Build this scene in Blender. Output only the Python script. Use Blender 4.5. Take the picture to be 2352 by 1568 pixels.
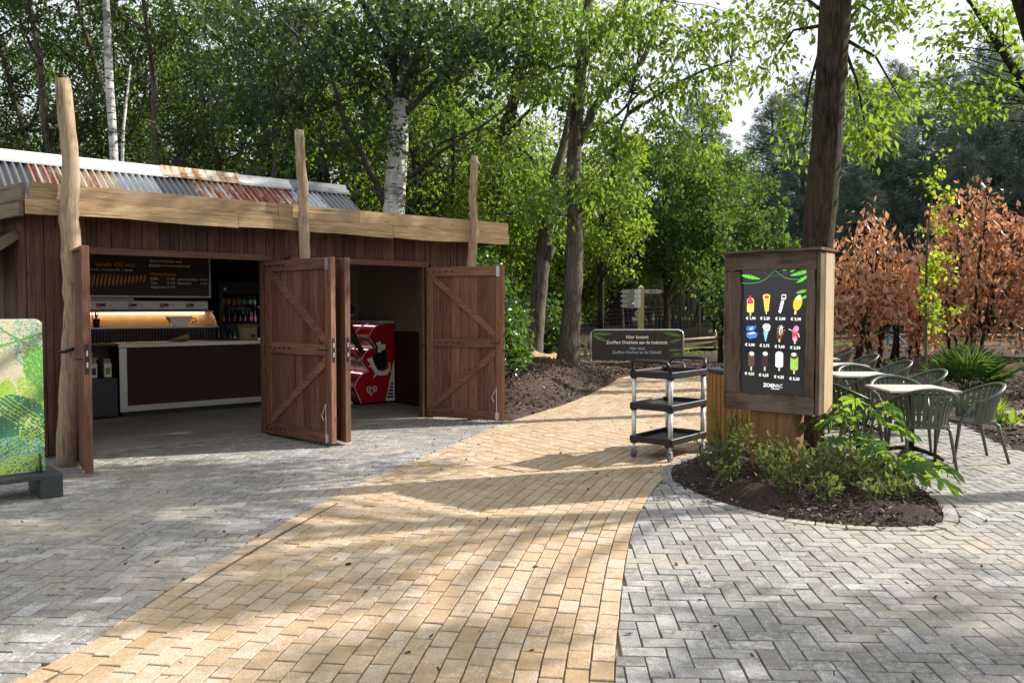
import bpy, math, random
import numpy as np
from mathutils import Vector, Matrix
random.seed(7); RNG = np.random.default_rng(7)
R = math.radians
S = bpy.context.scene
COL = S.collection
for o in list(bpy.data.objects): bpy.data.objects.remove(o)

# ------------------------------------------------------------------ camera
CAM_H, FPX, PITCH = 1.6, 1850.0, math.atan(76 / 1850.0)      # focal length for a 2352 px wide picture
cam = bpy.data.cameras.new('camera'); cam.sensor_width = 36; cam.lens = 36 * FPX / 2352
cam.clip_start = .05; cam.clip_end = 2000
camo = bpy.data.objects.new('camera', cam); COL.objects.link(camo)
camo.location = (0, 0, CAM_H); camo.rotation_euler = (math.pi / 2 - PITCH, 0, 0); S.camera = camo

# ------------------------------------------------------------------ sky and sun
SUN_EL, SUN_DIR = R(34), math.atan2(.95, .30)                # compass bearing of the sun from +Y towards +X
w = bpy.data.worlds.new('World'); S.world = w; w.use_nodes = True
wn, wl = w.node_tree.nodes, w.node_tree.links
sky = wn.new('ShaderNodeTexSky'); sky.sky_type = 'NISHITA'; sky.sun_disc = False
sky.sun_elevation = SUN_EL; sky.sun_rotation = SUN_DIR; sky.air_density = 1.0; sky.dust_density = 3.5; sky.ozone_density = 1.0
hz = wn.new('ShaderNodeMixRGB'); hz.inputs[0].default_value = .6; hz.inputs[2].default_value = (12.6, 13.0, 13.5, 1)   # thin even cloud veil
wl.new(sky.outputs[0], hz.inputs[1]); wl.new(hz.outputs[0], wn['Background'].inputs[0])
wn['Background'].inputs[1].default_value = .066
sl = bpy.data.lights.new('sun', 'SUN'); sl.energy = 5.0; sl.angle = R(.55); sl.color = (1, .95, .88)
so = bpy.data.objects.new('sun', sl); COL.objects.link(so)
SUNV = Vector((math.sin(SUN_DIR) * math.cos(SUN_EL), math.cos(SUN_DIR) * math.cos(SUN_EL), math.sin(SUN_EL)))
so.rotation_euler = SUNV.to_track_quat('Z', 'Y').to_euler(); so.location = SUNV * 60
S.view_settings.view_transform = 'Standard'; S.view_settings.look = 'None'; S.view_settings.gamma = 1
S.view_settings.exposure = .86
S.render.engine = 'CYCLES'; S.cycles.max_bounces = 7; S.cycles.transparent_max_bounces = 8
S.cycles.diffuse_bounces = 4; S.cycles.glossy_bounces = 3; S.cycles.transmission_bounces = 5; S.cycles.sample_clamp_indirect = 6
try:
    S.cycles.use_denoising = True; S.cycles.denoiser = 'OPENIMAGEDENOISE'
except Exception: pass

# ------------------------------------------------------------------ scene helpers
def link(o, parent=None, loc=None, rot=None):
    COL.objects.link(o)
    if parent is not None: o.parent = parent
    if loc is not None: o.location = loc
    if rot is not None: o.rotation_euler = rot
    return o
def tag(o, label=None, cat=None, group=None, kind=None):
    if label: o['label'] = label
    if cat: o['category'] = cat
    if group: o['group'] = group
    if kind: o['kind'] = kind
    return o
def empty(name, loc=(0, 0, 0), rz=0, parent=None):
    return link(bpy.data.objects.new(name, None), parent, loc, (0, 0, rz))
def put(name, mesh, parent=None, loc=(0, 0, 0), rot=(0, 0, 0)):
    return link(bpy.data.objects.new(name, mesh), parent, loc, rot)
def copy_tree(o, parent=None):
    c = o.copy(); COL.objects.link(c); c.parent = parent
    for ch in list(o.children): copy_tree(ch, c)
    return c

class MB:
    """collects shapes and links them as one mesh"""
    def __init__(s): s.v = []; s.f = []; s.m = []
    def add(s, vs, fs, mi=0):
        b = len(s.v); s.v += [tuple(p) for p in vs]; s.f += [tuple(i + b for i in f) for f in fs]; s.m += [mi] * len(fs); return s
    def box(s, x0, x1, y0, y1, z0, z1, mi=0, ch=0.0, M=None):
        if x0 > x1: x0, x1 = x1, x0
        if y0 > y1: y0, y1 = y1, y0
        if z0 > z1: z0, z1 = z1, z0
        if ch <= 0:
            vs = [(x, y, z) for z in (z0, z1) for y in (y0, y1) for x in (x0, x1)]
            fs = [(0, 2, 3, 1), (4, 5, 7, 6), (0, 1, 5, 4), (1, 3, 7, 5), (3, 2, 6, 7), (2, 0, 4, 6)]
        else:
            ch = min(ch, .45 * min(x1 - x0, y1 - y0, z1 - z0))
            vs = []; idx = {}
            X = (x0, x1); Y = (y0, y1); Z = (z0, z1)
            for i in (0, 1):
                for j in (0, 1):
                    for k in (0, 1):
                        sx, sy, sz = (1 - 2 * i) * ch, (1 - 2 * j) * ch, (1 - 2 * k) * ch
                        for a in range(3):
                            p = [X[i] + sx, Y[j] + sy, Z[k] + sz]; p[a] = (X[i], Y[j], Z[k])[a]
                            idx[i, j, k, a] = len(vs); vs.append(tuple(p))
            g = lambda i, j, k, a: idx[i, j, k, a]
            fs = []
            for i in (0, 1):
                q = [g(i, 0, 0, 0), g(i, 1, 0, 0), g(i, 1, 1, 0), g(i, 0, 1, 0)]; fs.append(tuple(q if i else q[::-1]))
                q = [g(0, i, 0, 1), g(1, i, 0, 1), g(1, i, 1, 1), g(0, i, 1, 1)]; fs.append(tuple(q[::-1] if i else q))
                q = [g(0, 0, i, 2), g(1, 0, i, 2), g(1, 1, i, 2), g(0, 1, i, 2)]; fs.append(tuple(q if i else q[::-1]))
            for i in (0, 1):
                for j in (0, 1):
                    q = [g(i, j, 0, 0), g(i, j, 1, 0), g(i, j, 1, 1), g(i, j, 0, 1)]; fs.append(tuple(q if (i == j) else q[::-1]))
                    q = [g(i, 0, j, 0), g(i, 1, j, 0), g(i, 1, j, 2), g(i, 0, j, 2)]; fs.append(tuple(q[::-1] if (i == j) else q))
                    q = [g(0, i, j, 1), g(1, i, j, 1), g(1, i, j, 2), g(0, i, j, 2)]; fs.append(tuple(q if (i == j) else q[::-1]))
                    for k in (0, 1):
                        q = [g(i, j, k, 0), g(i, j, k, 1), g(i, j, k, 2)]; fs.append(tuple(q if (i + j + k) % 2 else q[::-1]))
        if M is not None: vs = [tuple(M @ Vector(p)) for p in vs]
        return s.add(vs, fs, mi)
    def tube(s, pts, rad, n=8, mi=0, caps=True, squash=None):
        pts = [Vector(p) for p in pts]
        if not hasattr(rad, '__len__'): rad = [rad] * len(pts)
        t0 = (pts[1] - pts[0]).normalized()
        ref = Vector((0, 0, 1)) if abs(t0.z) < .9 else Vector((1, 0, 0))
        nx = t0.cross(ref).normalized(); vs = []
        for i, p in enumerate(pts):
            t = (pts[min(i + 1, len(pts) - 1)] - pts[max(i - 1, 0)])
            if t.length < 1e-9: t = t0
            t = t.normalized(); nx = (nx - t * nx.dot(t))
            nx = nx.normalized() if nx.length > 1e-6 else t.orthogonal().normalized()
            ny = t.cross(nx)
            for k in range(n):
                a = 2 * math.pi * k / n
                ca, sa = math.cos(a), math.sin(a)
                if squash: sa *= squash
                vs.append(p + (nx * ca + ny * sa) * rad[i])
        fs = []
        for i in range(len(pts) - 1):
            for k in range(n):
                a, b = i * n + k, i * n + (k + 1) % n
                fs.append((a, b, b + n, a + n))
        if caps:
            fs.append(tuple(range(n))[::-1]); e = (len(pts) - 1) * n; fs.append(tuple(e + k for k in range(n)))
        return s.add(vs, fs, mi)
    def prism(s, poly, d0, d1, axis='y', mi=0, ch=0):
        """poly of 2D points extruded along an axis (other two axes in cyclic order kept as (x,z),(x,y),(y,z))"""
        n = len(poly)
        def mk(a, b, d): return {'y': (a, d, b), 'z': (a, b, d), 'x': (d, a, b)}[axis]
        vs = [mk(a, b, d0) for a, b in poly] + [mk(a, b, d1) for a, b in poly]
        fs = [tuple(range(n))[::-1], tuple(range(n, 2 * n))] + [(i, (i + 1) % n, n + (i + 1) % n, n + i) for i in range(n)]
        return s.add(vs, fs, mi)
    def lathe(s, prof, n=16, c=(0, 0, 0), mi=0):
        vs = []; fs = []
        for r, z in prof:
            for k in range(n):
                a = 2 * math.pi * k / n; vs.append((c[0] + r * math.cos(a), c[1] + r * math.sin(a), c[2] + z))
        for i in range(len(prof) - 1):
            for k in range(n):
                a, b = i * n + k, i * n + (k + 1) % n; fs.append((a, b, b + n, a + n))
        fs.append(tuple(range(n))[::-1]); e = (len(prof) - 1) * n; fs.append(tuple(e + k for k in range(n)))
        return s.add(vs, fs, mi)
    def flat(s, poly, y=0, mi=0):        # a polygon in the x-z plane facing -y
        return s.add([(a, y, b) for a, b in poly], [tuple(range(len(poly)))], mi)
    def mesh(s, name, mats, smooth=False):
        me = bpy.data.meshes.new(name); me.from_pydata(s.v, [], s.f)
        for m in (mats if isinstance(mats, (list, tuple)) else [mats]): me.materials.append(m)
        if any(s.m): me.polygons.foreach_set('material_index', s.m)
        if smooth: me.polygons.foreach_set('use_smooth', [True] * len(s.f))
        me.update(); return me
    def build(s, name, mats, parent=None, loc=(0, 0, 0), rot=(0, 0, 0), smooth=False):
        return put(name, s.mesh(name, mats, smooth), parent, loc, rot)

def np_mesh(name, V, F, mats, smooth=False, mi=None, attr=None):
    """fast mesh from arrays; F is (n,3) or (n,4)"""
    me = bpy.data.meshes.new(name); nv, nf, k = len(V), len(F), F.shape[1]
    me.vertices.add(nv); me.vertices.foreach_set('co', np.ascontiguousarray(V, np.float32).ravel())
    me.loops.add(nf * k); me.loops.foreach_set('vertex_index', np.ascontiguousarray(F, np.int32).ravel())
    me.polygons.add(nf); me.polygons.foreach_set('loop_start', np.arange(0, nf * k, k, dtype=np.int32))
    for m in (mats if isinstance(mats, (list, tuple)) else [mats]): me.materials.append(m)
    if mi is not None: me.polygons.foreach_set('material_index', np.ascontiguousarray(mi, np.int32))
    if smooth: me.polygons.foreach_set('use_smooth', np.ones(nf, bool))
    if attr is not None:
        a = me.attributes.new('rnd', 'FLOAT', 'FACE'); a.data.foreach_set('value', np.ascontiguousarray(attr, np.float32))
    me.update(calc_edges=True); me.validate(); return me

# ------------------------------------------------------------------ materials
MATS = {}
class NT:
    def __init__(s, name):
        s.m = bpy.data.materials.new(name); s.m.use_nodes = True; s.t = s.m.node_tree; s.n = s.t.nodes; s.l = s.t.links
        s.p = s.n['Principled BSDF']; s.out = s.n['Material Output']; MATS[name] = s.m
    def N(s, typ, **kw):
        n = s.n.new('ShaderNode' + typ)
        for k, v in kw.items(): setattr(n, k, v)
        return n
    def L(s, a, b): s.l.new(a, b)
    def noise(s, vec, scale, detail=4, rough=.55, dist=0):
        n = s.N('TexNoise'); n.inputs['Scale'].default_value = scale; n.inputs['Detail'].default_value = detail
        n.inputs['Roughness'].default_value = rough; n.inputs['Distortion'].default_value = dist
        if vec is not None: s.L(vec, n.inputs['Vector'])
        return n.outputs['Fac']
    def ramp(s, fac, stops):
        n = s.N('ValToRGB'); e = n.color_ramp.elements
        while len(e) < len(stops): e.new(.5)
        for q, (p, c) in zip(e, stops): q.position = p; q.color = (*c, 1) if len(c) == 3 else c
        s.L(fac, n.inputs[0]); return n.outputs[0]
    def mix(s, fac, a, b, blend='MIX'):
        n = s.N('MixRGB', blend_type=blend)
        for i, x in ((0, fac), (1, a), (2, b)):
            if isinstance(x, (int, float)): n.inputs[i].default_value = x
            elif isinstance(x, tuple): n.inputs[i].default_value = (*x, 1)
            else: s.L(x, n.inputs[i])
        return n.outputs[0]
    def math(s, op, a, b=None):
        n = s.N('Math', operation=op)
        for i, x in ((0, a), (1, b)):
            if x is None: continue
            if isinstance(x, (int, float)): n.inputs[i].default_value = x
            else: s.L(x, n.inputs[i])
        return n.outputs[0]
    def vec(s, coord='Object', stretch=(1, 1, 1), rnd=0.0):
        if coord == 'World': o = s.N('NewGeometry').outputs['Position']
        else: o = s.N('TexCoord').outputs['Object']
        mp = s.N('Mapping'); mp.inputs['Scale'].default_value = stretch; s.L(o, mp.inputs['Vector'])
        if rnd:
            oi = s.N('ObjectInfo'); mu = s.N('VectorMath', operation='SCALE'); s.L(oi.outputs['Random'], mu.inputs['Scale']); mu.inputs[0].default_value = (rnd, rnd * 1.7, rnd * .6)
            s.L(mu.outputs[0], mp.inputs['Location'])
        return mp.outputs[0]
    def bump(s, h, strength=.3, dist=.01):
        b = s.N('Bump'); b.inputs['Strength'].default_value = strength; b.inputs['Distance'].default_value = dist
        s.L(h, b.inputs['Height']); s.L(b.outputs[0], s.p.inputs['Normal'])
    def base(s, c):
        if isinstance(c, tuple): s.p.inputs['Base Color'].default_value = (*c, 1)
        else: s.L(c, s.p.inputs['Base Color'])
    def set(s, rough=.6, metal=0, spec=.4):
        s.p.inputs['Roughness'].default_value = rough; s.p.inputs['Metallic'].default_value = metal
        s.p.inputs['Specular IOR Level'].default_value = spec; return s

def plain(name, c, rough=.5, metal=0, var=.12, scale=8, bump=.0, spec=.4, coat=0, stretch=(1, 1, 1)):
    t = NT(name).set(rough, metal, spec); v = t.vec('Object', stretch, 5)
    n = t.noise(v, scale, 5)
    t.base(t.ramp(n, [(.3, tuple(x * (1 - var) for x in c)), (.7, tuple(min(1, x * (1 + var)) for x in c))]))
    r = t.N('MapRange'); r.inputs[3].default_value = max(0, rough - .1); r.inputs[4].default_value = min(1, rough + .12); t.L(n, r.inputs[0]); t.L(r.outputs[0], t.p.inputs['Roughness'])
    if bump: t.bump(t.noise(v, scale * 6, 4), bump, .004)
    return t.m
def wood(name, dark, light, axis='z', scale=1.0, rough=.7, knots=True, bump=.35, vary=.35, weather=None):
    st = {'z': (14, 14, 1.0), 'x': (1.0, 14, 14), 'y': (14, 1.0, 14)}[axis]
    t = NT(name).set(rough, 0, .25); v = t.vec('Object', tuple(x * scale for x in st), 20)
    g = t.noise(v, 2.2, 7, .65, .6); v2 = t.vec('Object', tuple(x * scale * 3 for x in st), 11); f = t.noise(v2, 3, 3)
    c = t.ramp(g, [(.32, dark), (.68, light)])
    c = t.mix(.35, c, t.ramp(f, [(.35, tuple(x * .6 for x in dark)), (.65, light)]))
    cr = t.noise(t.vec('Object', tuple(x * scale * (2.2 if x > 1 else .5) for x in st), 17), 2.6, 2, .4); c = t.mix(t.ramp(cr, [(.30, (.8, .8, .8)), (.36, (0, 0, 0))]), c, tuple(x * .25 for x in dark))
    if knots:
        kv = t.vec('Object', tuple(x * .28 if x > 1 else x * 1.2 for x in st), 31); vo = t.N('TexVoronoi'); vo.inputs['Scale'].default_value = 2.4; t.L(kv, vo.inputs['Vector'])
        k = t.ramp(vo.outputs['Distance'], [(.05, (1, 1, 1)), (.13, (0, 0, 0))]); c = t.mix(t.math('MULTIPLY', k, .65), c, tuple(x * .35 for x in dark))
    if weather:
        c = t.mix(t.ramp(t.noise(t.vec('Object', (1, 1, 1), 9), 2.3, 5), [(.45, (0, 0, 0)), (.7, (.8, .8, .8))]), c, weather)
    oi = t.N('ObjectInfo'); hs = t.N('HueSaturation'); mr = t.N('MapRange'); mr.inputs[3].default_value = 1 - vary; mr.inputs[4].default_value = 1 + vary
    t.L(oi.outputs['Random'], mr.inputs[0]); t.L(mr.outputs[0], hs.inputs['Value']); t.L(c, hs.inputs['Color']); t.base(hs.outputs[0])
    t.bump(t.mix(.5, g, f), bump, .006)
    return t.m
def glow(name, c, e):
    t = NT(name).set(.4); t.base(c); t.p.inputs['Emission Color'].default_value = (*c, 1); t.p.inputs['Emission Strength'].default_value = e; return t.m
def glass(name, tint=(.9, .95, .95), alpha=.15, rough=.03):
    t = NT(name); g = t.N('BsdfGlossy'); g.inputs['Roughness'].default_value = rough
    tr = t.N('BsdfTransparent'); tr.inputs[0].default_value = (*tint, 1); mx = t.N('MixShader'); fr = t.N('Fresnel'); fr.inputs[0].default_value = 1.5
    t.L(t.math('ADD', fr.outputs[0], alpha * .3), mx.inputs[0]); t.L(tr.outputs[0], mx.inputs[1]); t.L(g.outputs[0], mx.inputs[2]); t.L(mx.outputs[0], t.out.inputs[0]); return t.m
def leafmat(name, c1, c2, trans=(.30, .42, .04), tfac=.45, rough=.42, scale=.9, gloss=.012):
    t = NT(name); at = t.N('Attribute'); at.attribute_name = 'rnd'
    oi = t.N('ObjectInfo')
    big = t.noise(t.vec('World'), scale, 3)
    fac = t.math('ADD', t.math('MULTIPLY', at.outputs['Fac'], .6), t.math('MULTIPLY', big, .45))
    c = t.mix(fac, c1, c2)
    d = t.N('BsdfDiffuse'); t.L(c, d.inputs[0])
    tl = t.N('BsdfTranslucent'); t.L(t.mix(t.math('MULTIPLY', at.outputs['Fac'], .5), trans, tuple(x * .6 for x in trans)), tl.inputs[0])
    mx = t.N('MixShader'); mx.inputs[0].default_value = tfac; t.L(d.outputs[0], mx.inputs[1]); t.L(tl.outputs[0], mx.inputs[2])
    gl = t.N('BsdfGlossy'); gl.inputs['Roughness'].default_value = rough; gl.inputs[0].default_value = (.9, .95, 1, 1)
    m2 = t.N('MixShader'); m2.inputs[0].default_value = gloss; t.L(mx.outputs[0], m2.inputs[1]); t.L(gl.outputs[0], m2.inputs[2]); t.L(m2.outputs[0], t.out.inputs[0])
    return t.m
def bark(name, c1, c2, scale=6, bump=.8, moss=None, bands=False):
    t = NT(name).set(.9, 0, .15); v = t.vec('Object', (6, 6, 1.0), 3)
    n = t.noise(v, scale * .6, 8, .7, .9); c = t.ramp(n, [(.43, c1), (.58, c2)]); c = t.mix(t.ramp(t.noise(t.vec('Object', (1, 1, .5), 4), 2.2, 4), [(.4, (0, 0, 0)), (.65, (.6, .6, .6))]), c, tuple(x * 1.35 for x in c2))
    if bands:
        b = t.noise(t.vec('Object', (1.4, 1.4, 13), 7), 2.0, 5, .6); c = t.mix(t.ramp(b, [(.56, (0, 0, 0)), (.62, (1, 1, 1))]), c, (.035, .03, .027))
        bb = t.noise(t.vec('Object', (1, 1, 1.5), 2), 1.3, 3); c = t.mix(t.ramp(bb, [(.55, (0, 0, 0)), (.66, (.75, .75, .75))]), c, (.07, .065, .055))
    if moss:
        ge = t.N('NewGeometry'); sp = t.N('SeparateXYZ'); t.L(ge.outputs['Normal'], sp.inputs[0])
        m = t.math('MULTIPLY', t.ramp(sp.outputs[0], [(.1, (0, 0, 0)), (.9, (1, 1, 1))]), t.ramp(t.noise(t.vec('World'), 7, 4), [(.4, (.1, .1, .1)), (.6, (1, 1, 1))]))
        c = t.mix(m, c, moss)
    t.base(c); t.bump(n, min(1, bump * 1.2), .09); return t.m
# ------------------------------------------------------------------ plan of the place
BA = R(40.0); BO = (-3.10, 10.19)                         # snack kiosk: angle of its front and origin at the hinge of a door
BU = np.array([math.cos(BA), math.sin(BA)]); BV = np.array([-math.sin(BA), math.cos(BA)])
def WL(x, y, z=0): p = np.array(BO) + x * BU + y * BV; return (float(p[0]), float(p[1]), z)
def smooth_curve(pts, step=.03):
    P = np.array(pts, float); P = np.vstack([2 * P[0] - P[1], P, 2 * P[-1] - P[-2]]); out = []
    for i in range(1, len(P) - 2):
        a, b, c, d = P[i - 1:i + 3]; n = max(2, int(np.linalg.norm(c - b) / step))
        t = np.linspace(0, 1, n, endpoint=False)[:, None]
        out.append(.5 * (2 * b + (c - a) * t + (2 * a - 5 * b + 4 * c - d) * t ** 2 + (3 * b - a - 3 * c + d) * t ** 3))
    return np.vstack(out + [P[-2:-1]])
RE = smooth_curve([(.30, 1.6), (.36, 2.4), (.44, 3.38), (.57, 4.2), (.73, 5.1), (.94, 6.05), (1.2, 6.9), (1.42, 7.5), (1.9, 8.5), (2.45, 9.5), (3.1, 10.8), (3.8, 13), (4.6, 16), (5.5, 19.3)])
LE = smooth_curve([(-2.9, 1.4), (-2.4, 2.5), (-2.14, 3.4), (-2.03, 3.8), (-1.95, 4.55), (-1.78, 5.6), (-1.41, 7.2), (-.96, 8.63), (-.02, 11.4), (.84, 13.3), (1.93, 16.5), (2.44, 18.4), (2.9, 19.4)])
ISLAND = smooth_curve([(1.50, 7.4), (1.70, 6.66), (2.03, 6.17), (2.4, 5.93), (2.85, 5.84), (3.2, 5.98), (3.45, 6.45), (3.62, 7.1), (3.75, 7.8), (3.68, 8.55), (3.3, 9.05), (2.7, 9.1), (2.05, 8.6), (1.62, 8.0), (1.50, 7.4)])[:-1]
BLD = np.array([WL(-2.62, 0)[:2], WL(3.3, 0)[:2], WL(3.3, 6.0)[:2], WL(-4.2, 6.0)[:2]])
PAVED = np.array([(-12, .5), (30, .5), (30, 8.5), (12, 8.5), (7, 8.5), (6.05, 8.6), (5.7, 8.95), (5.8, 9.6), (6.1, 10.6), (6.5, 13), (6.9, 16), (7.3, 19.2), (2.86, 19.25), (2.44, 18.4), (1.93, 16.5), (1.36, 14.7), (.84, 13.3), (.4, 12.3), (-.02, 11.4), BLD[1], BLD[2], BLD[3], BLD[0], (-12, 8.0)])
def inside(poly, P):
    x, y = P[:, 0], P[:, 1]; c = np.zeros(len(P), bool); n = len(poly)
    for i in range(n):
        (x0, y0), (x1, y1) = poly[i], poly[(i + 1) % n]
        if y0 == y1: continue
        k = ((y0 > y) != (y1 > y)) & (x < (x1 - x0) * (y - y0) / (y1 - y0) + x0); c ^= k
    return c
def pdist(poly, P, closed=True):
    d = np.full(len(P), 1e9); n = len(poly)
    for i in range(n if closed else n - 1):
        a, b = np.array(poly[i]), np.array(poly[(i + 1) % n]); ab = b - a
        t = np.clip(((P - a) @ ab) / (ab @ ab + 1e-12), 0, 1); d = np.minimum(d, np.linalg.norm(P - a - t[:, None] * ab, axis=1))
    return d
def curve_side(C, p):
    """signed distance of points from an open curve: positive to the right of its direction; also nearest point and right normal"""
    d2 = ((C[None, :, :] - p[:, None, :]) ** 2).sum(2); i = np.clip(d2.argmin(1), 1, len(C) - 2)
    t = C[i + 1] - C[i - 1]; t /= np.linalg.norm(t, axis=1)[:, None]; nr = np.stack([t[:, 1], -t[:, 0]], 1)
    return ((p - C[i]) * nr).sum(1), C[i], nr
def clip_poly(poly, q, n):
    """keep the part of a convex polygon with (p-q).n >= 0"""
    out = []; m = len(poly)
    for i in range(m):
        a, b = poly[i], poly[(i + 1) % m]; da, db = (a - q) @ n, (b - q) @ n
        if da >= 0: out.append(a)
        if da * db < 0: out.append(a + (b - a) * da / (da - db))
    return np.array(out) if len(out) >= 3 else None
def area(p): x, y = p[:, 0], p[:, 1]; return .5 * abs(np.dot(x, np.roll(y, -1)) - np.dot(y, np.roll(x, -1)))

# ------------------------------------------------------------------ ground materials
def soil_mat(name, c1, c2, chip, scale=9, bump=1.0):
    t = NT(name).set(.95, 0, .15); v = t.vec('World')
    n = t.noise(v, scale, 8, .7); n2 = t.noise(v, scale * 7, 4, .6); big = t.noise(v, .9, 4)
    c = t.ramp(n, [(.3, c1), (.7, c2)]); c = t.mix(t.ramp(n2, [(.6, (0, 0, 0)), (.75, (.7, .7, .7))]), c, chip)
    c = t.mix(t.ramp(big, [(.4, (0, 0, 0)), (.75, (.55, .55, .55))]), c, tuple(x * 1.5 for x in c2))
    t.base(c); t.bump(t.mix(.45, n, n2), bump, .05); return t.m
M_SOIL = soil_mat('soil', (.028, .020, .015), (.085, .062, .046), (.16, .12, .085))
M_MULCH = soil_mat('mulch', (.024, .017, .013), (.085, .062, .049), (.17, .125, .095), 22)
M_SAND = soil_mat('sand', (.30, .21, .12), (.42, .31, .19), (.5, .4, .27), 5, .4)
def paver_mat(name, stops, grain, dirt, dfac, gfac, stain, blot):
    t = NT(name).set(.88, 0, .2); at = t.N('Attribute'); at.attribute_name = 'rnd'; oi = t.N('ObjectInfo')
    r = t.math('FRACT', t.math('ADD', at.outputs['Fac'], t.math('MULTIPLY', oi.outputs['Random'], 7.3)))
    c = t.ramp(r, stops); v = t.vec('World')
    g = t.noise(v, 120, 4, .75); m = t.noise(v, 26, 6, .72); d = t.noise(v, .9, 6, .62, .5); d2 = t.noise(v, 9, 6, .7); r2 = t.math('FRACT', t.math('MULTIPLY', r, 5.7))
    worn = t.math('MULTIPLY', t.math('ADD', t.math('MULTIPLY', t.ramp(d, [(.38, (0, 0, 0)), (.62, (1, 1, 1))]), .6), t.math('SUBTRACT', t.math('MULTIPLY', r2, 1.2), .18)), 1.0); worn = t.ramp(worn, [(0.0, (0, 0, 0)), (1, (1, 1, 1))])
    c = t.mix(t.math('MULTIPLY', t.math('MULTIPLY', t.ramp(m, [(.40, (0, 0, 0)), (.56, (1, 1, 1))]), worn), gfac), c, grain)
    vo = t.N('VectorMath', operation='ADD'); cv = t.N('CombineXYZ'); t.L(t.math('MULTIPLY', r, 91.0), cv.inputs[0]); t.L(v, vo.inputs[0]); t.L(cv.outputs[0], vo.inputs[1])
    bl = t.noise(vo.outputs[0], 8.5, 4, .6, .6); c = t.mix(t.math('MULTIPLY', t.ramp(bl, [(.48, (0, 0, 0)), (.62, (1, 1, 1))]), blot), c, stain)
    c = t.mix(t.ramp(g, [(.42, (.62, .62, .62)), (.58, (0, 0, 0))]), c, tuple(x * .55 for x in grain))
    dm = t.math('MULTIPLY', t.ramp(t.noise(v, .55, 5, .6, .4), [(.50, (0, 0, 0)), (.64, (1, 1, 1))]), t.ramp(d2, [(.35, (.2, .2, .2)), (.6, (1, 1, 1))]))
    c = t.mix(t.math('MULTIPLY', dm, dfac), c, dirt)
    t.base(c); t.bump(t.mix(.5, g, m), .45, .006); return t.m
M_YEL = paver_mat('yellow_paver', [(.0, (.44, .33, .21)), (.2, (.54, .45, .35)), (.55, (.60, .52, .43)), (.85, (.54, .435, .315)), (1, (.43, .30, .17))], (.38, .255, .135), (.44, .34, .23), .5, .7, (.42, .29, .15), .6)
M_GRY = paver_mat('grey_paver', [(0, (.32, .315, .302)), (.35, (.40, .395, .385)), (.7, (.45, .446, .44)), (1, (.51, .508, .505))], (.19, .172, .138), (.40, .34, .265), .75, .8, (.22, .205, .175), .6)
M_JOINT = soil_mat('joint_sand', (.075, .056, .035), (.17, .13, .085), (.3, .24, .17), 30, .4)

# ------------------------------------------------------------------ ground sheet
def ground_z(P):
    x, y = P[:, 0], P[:, 1]
    sd = np.where(inside(PAVED, P), 1, -1) * pdist(PAVED, P)
    lump = np.zeros(len(P)); r = np.random.default_rng(3)
    for k in range(26):
        a = r.uniform(0, 6.28); f = 1.2 + 7 * (k / 26) ** 1.4; lump += np.sin((x * math.cos(a) + y * math.sin(a)) * f + r.uniform(0, 6.28)) / (1 + f * .5)
    out = np.clip(-sd, 0, 9)
    z = np.where(sd > 0, np.maximum(-sd * .8, -.09), np.minimum(out * .55, .03))
    edge = np.clip(out / .5, 0, 1)
    z += lump * .035 * edge * np.where(y < 45, 1, .3)
    def hill(cx, cy, rx, ry, h): return h * np.exp(-(((x - cx) / rx) ** 2 + ((y - cy) / ry) ** 2))
    mound = hill(.3, 15.0, .9, 1.9, .30) + hill(1.0, 17.4, .9, 1.5, .30) + hill(-.4, 18.5, 1.6, 2.5, .3) + hill(0, 21.5, 2.0, 2.0, .3)
    z += mound * np.clip(out / .7, 0, 1)
    z += np.clip((y - 31) / 5, 0, 1) ** 1.3 * .85 * np.clip((y - 20) / 10, 0, 1) * (x > -60)
    z += np.clip((x - 7) / 4, 0, 1) * np.clip((y - 15) / 5, 0, 1) * .3 * np.clip((33 - y) / 6, 0, 1)
    return z
def axis_pts(a, b, step, far):
    near = np.arange(a, b + 1e-6, step); g = []; d = step * 2; p = b
    while p < far: p += d; d *= 1.35; g.append(p)
    h = []; d = step * 2; p = a
    while p > -far: p -= d; d *= 1.35; h.append(p)
    return np.array(h[::-1] + list(near) + g)
gx, gy = axis_pts(-2, 12, .14, 700), axis_pts(8, 24, .14, 700)
GX, GY = np.meshgrid(gx, gy); GP = np.stack([GX.ravel(), GY.ravel()], 1); GZ = ground_z(GP)
ii = np.arange(len(gx) * len(gy)).reshape(len(gy), len(gx))
GF = np.stack([ii[:-1, :-1], ii[:-1, 1:], ii[1:, 1:], ii[1:, :-1]], -1).reshape(-1, 4)
ground = put('ground', np_mesh('ground', np.column_stack([GP, GZ]), GF, M_SOIL, True)); ground['kind'] = 'structure'
def gz(x, y): return float(ground_z(np.array([[x, y]]))[0])

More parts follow.
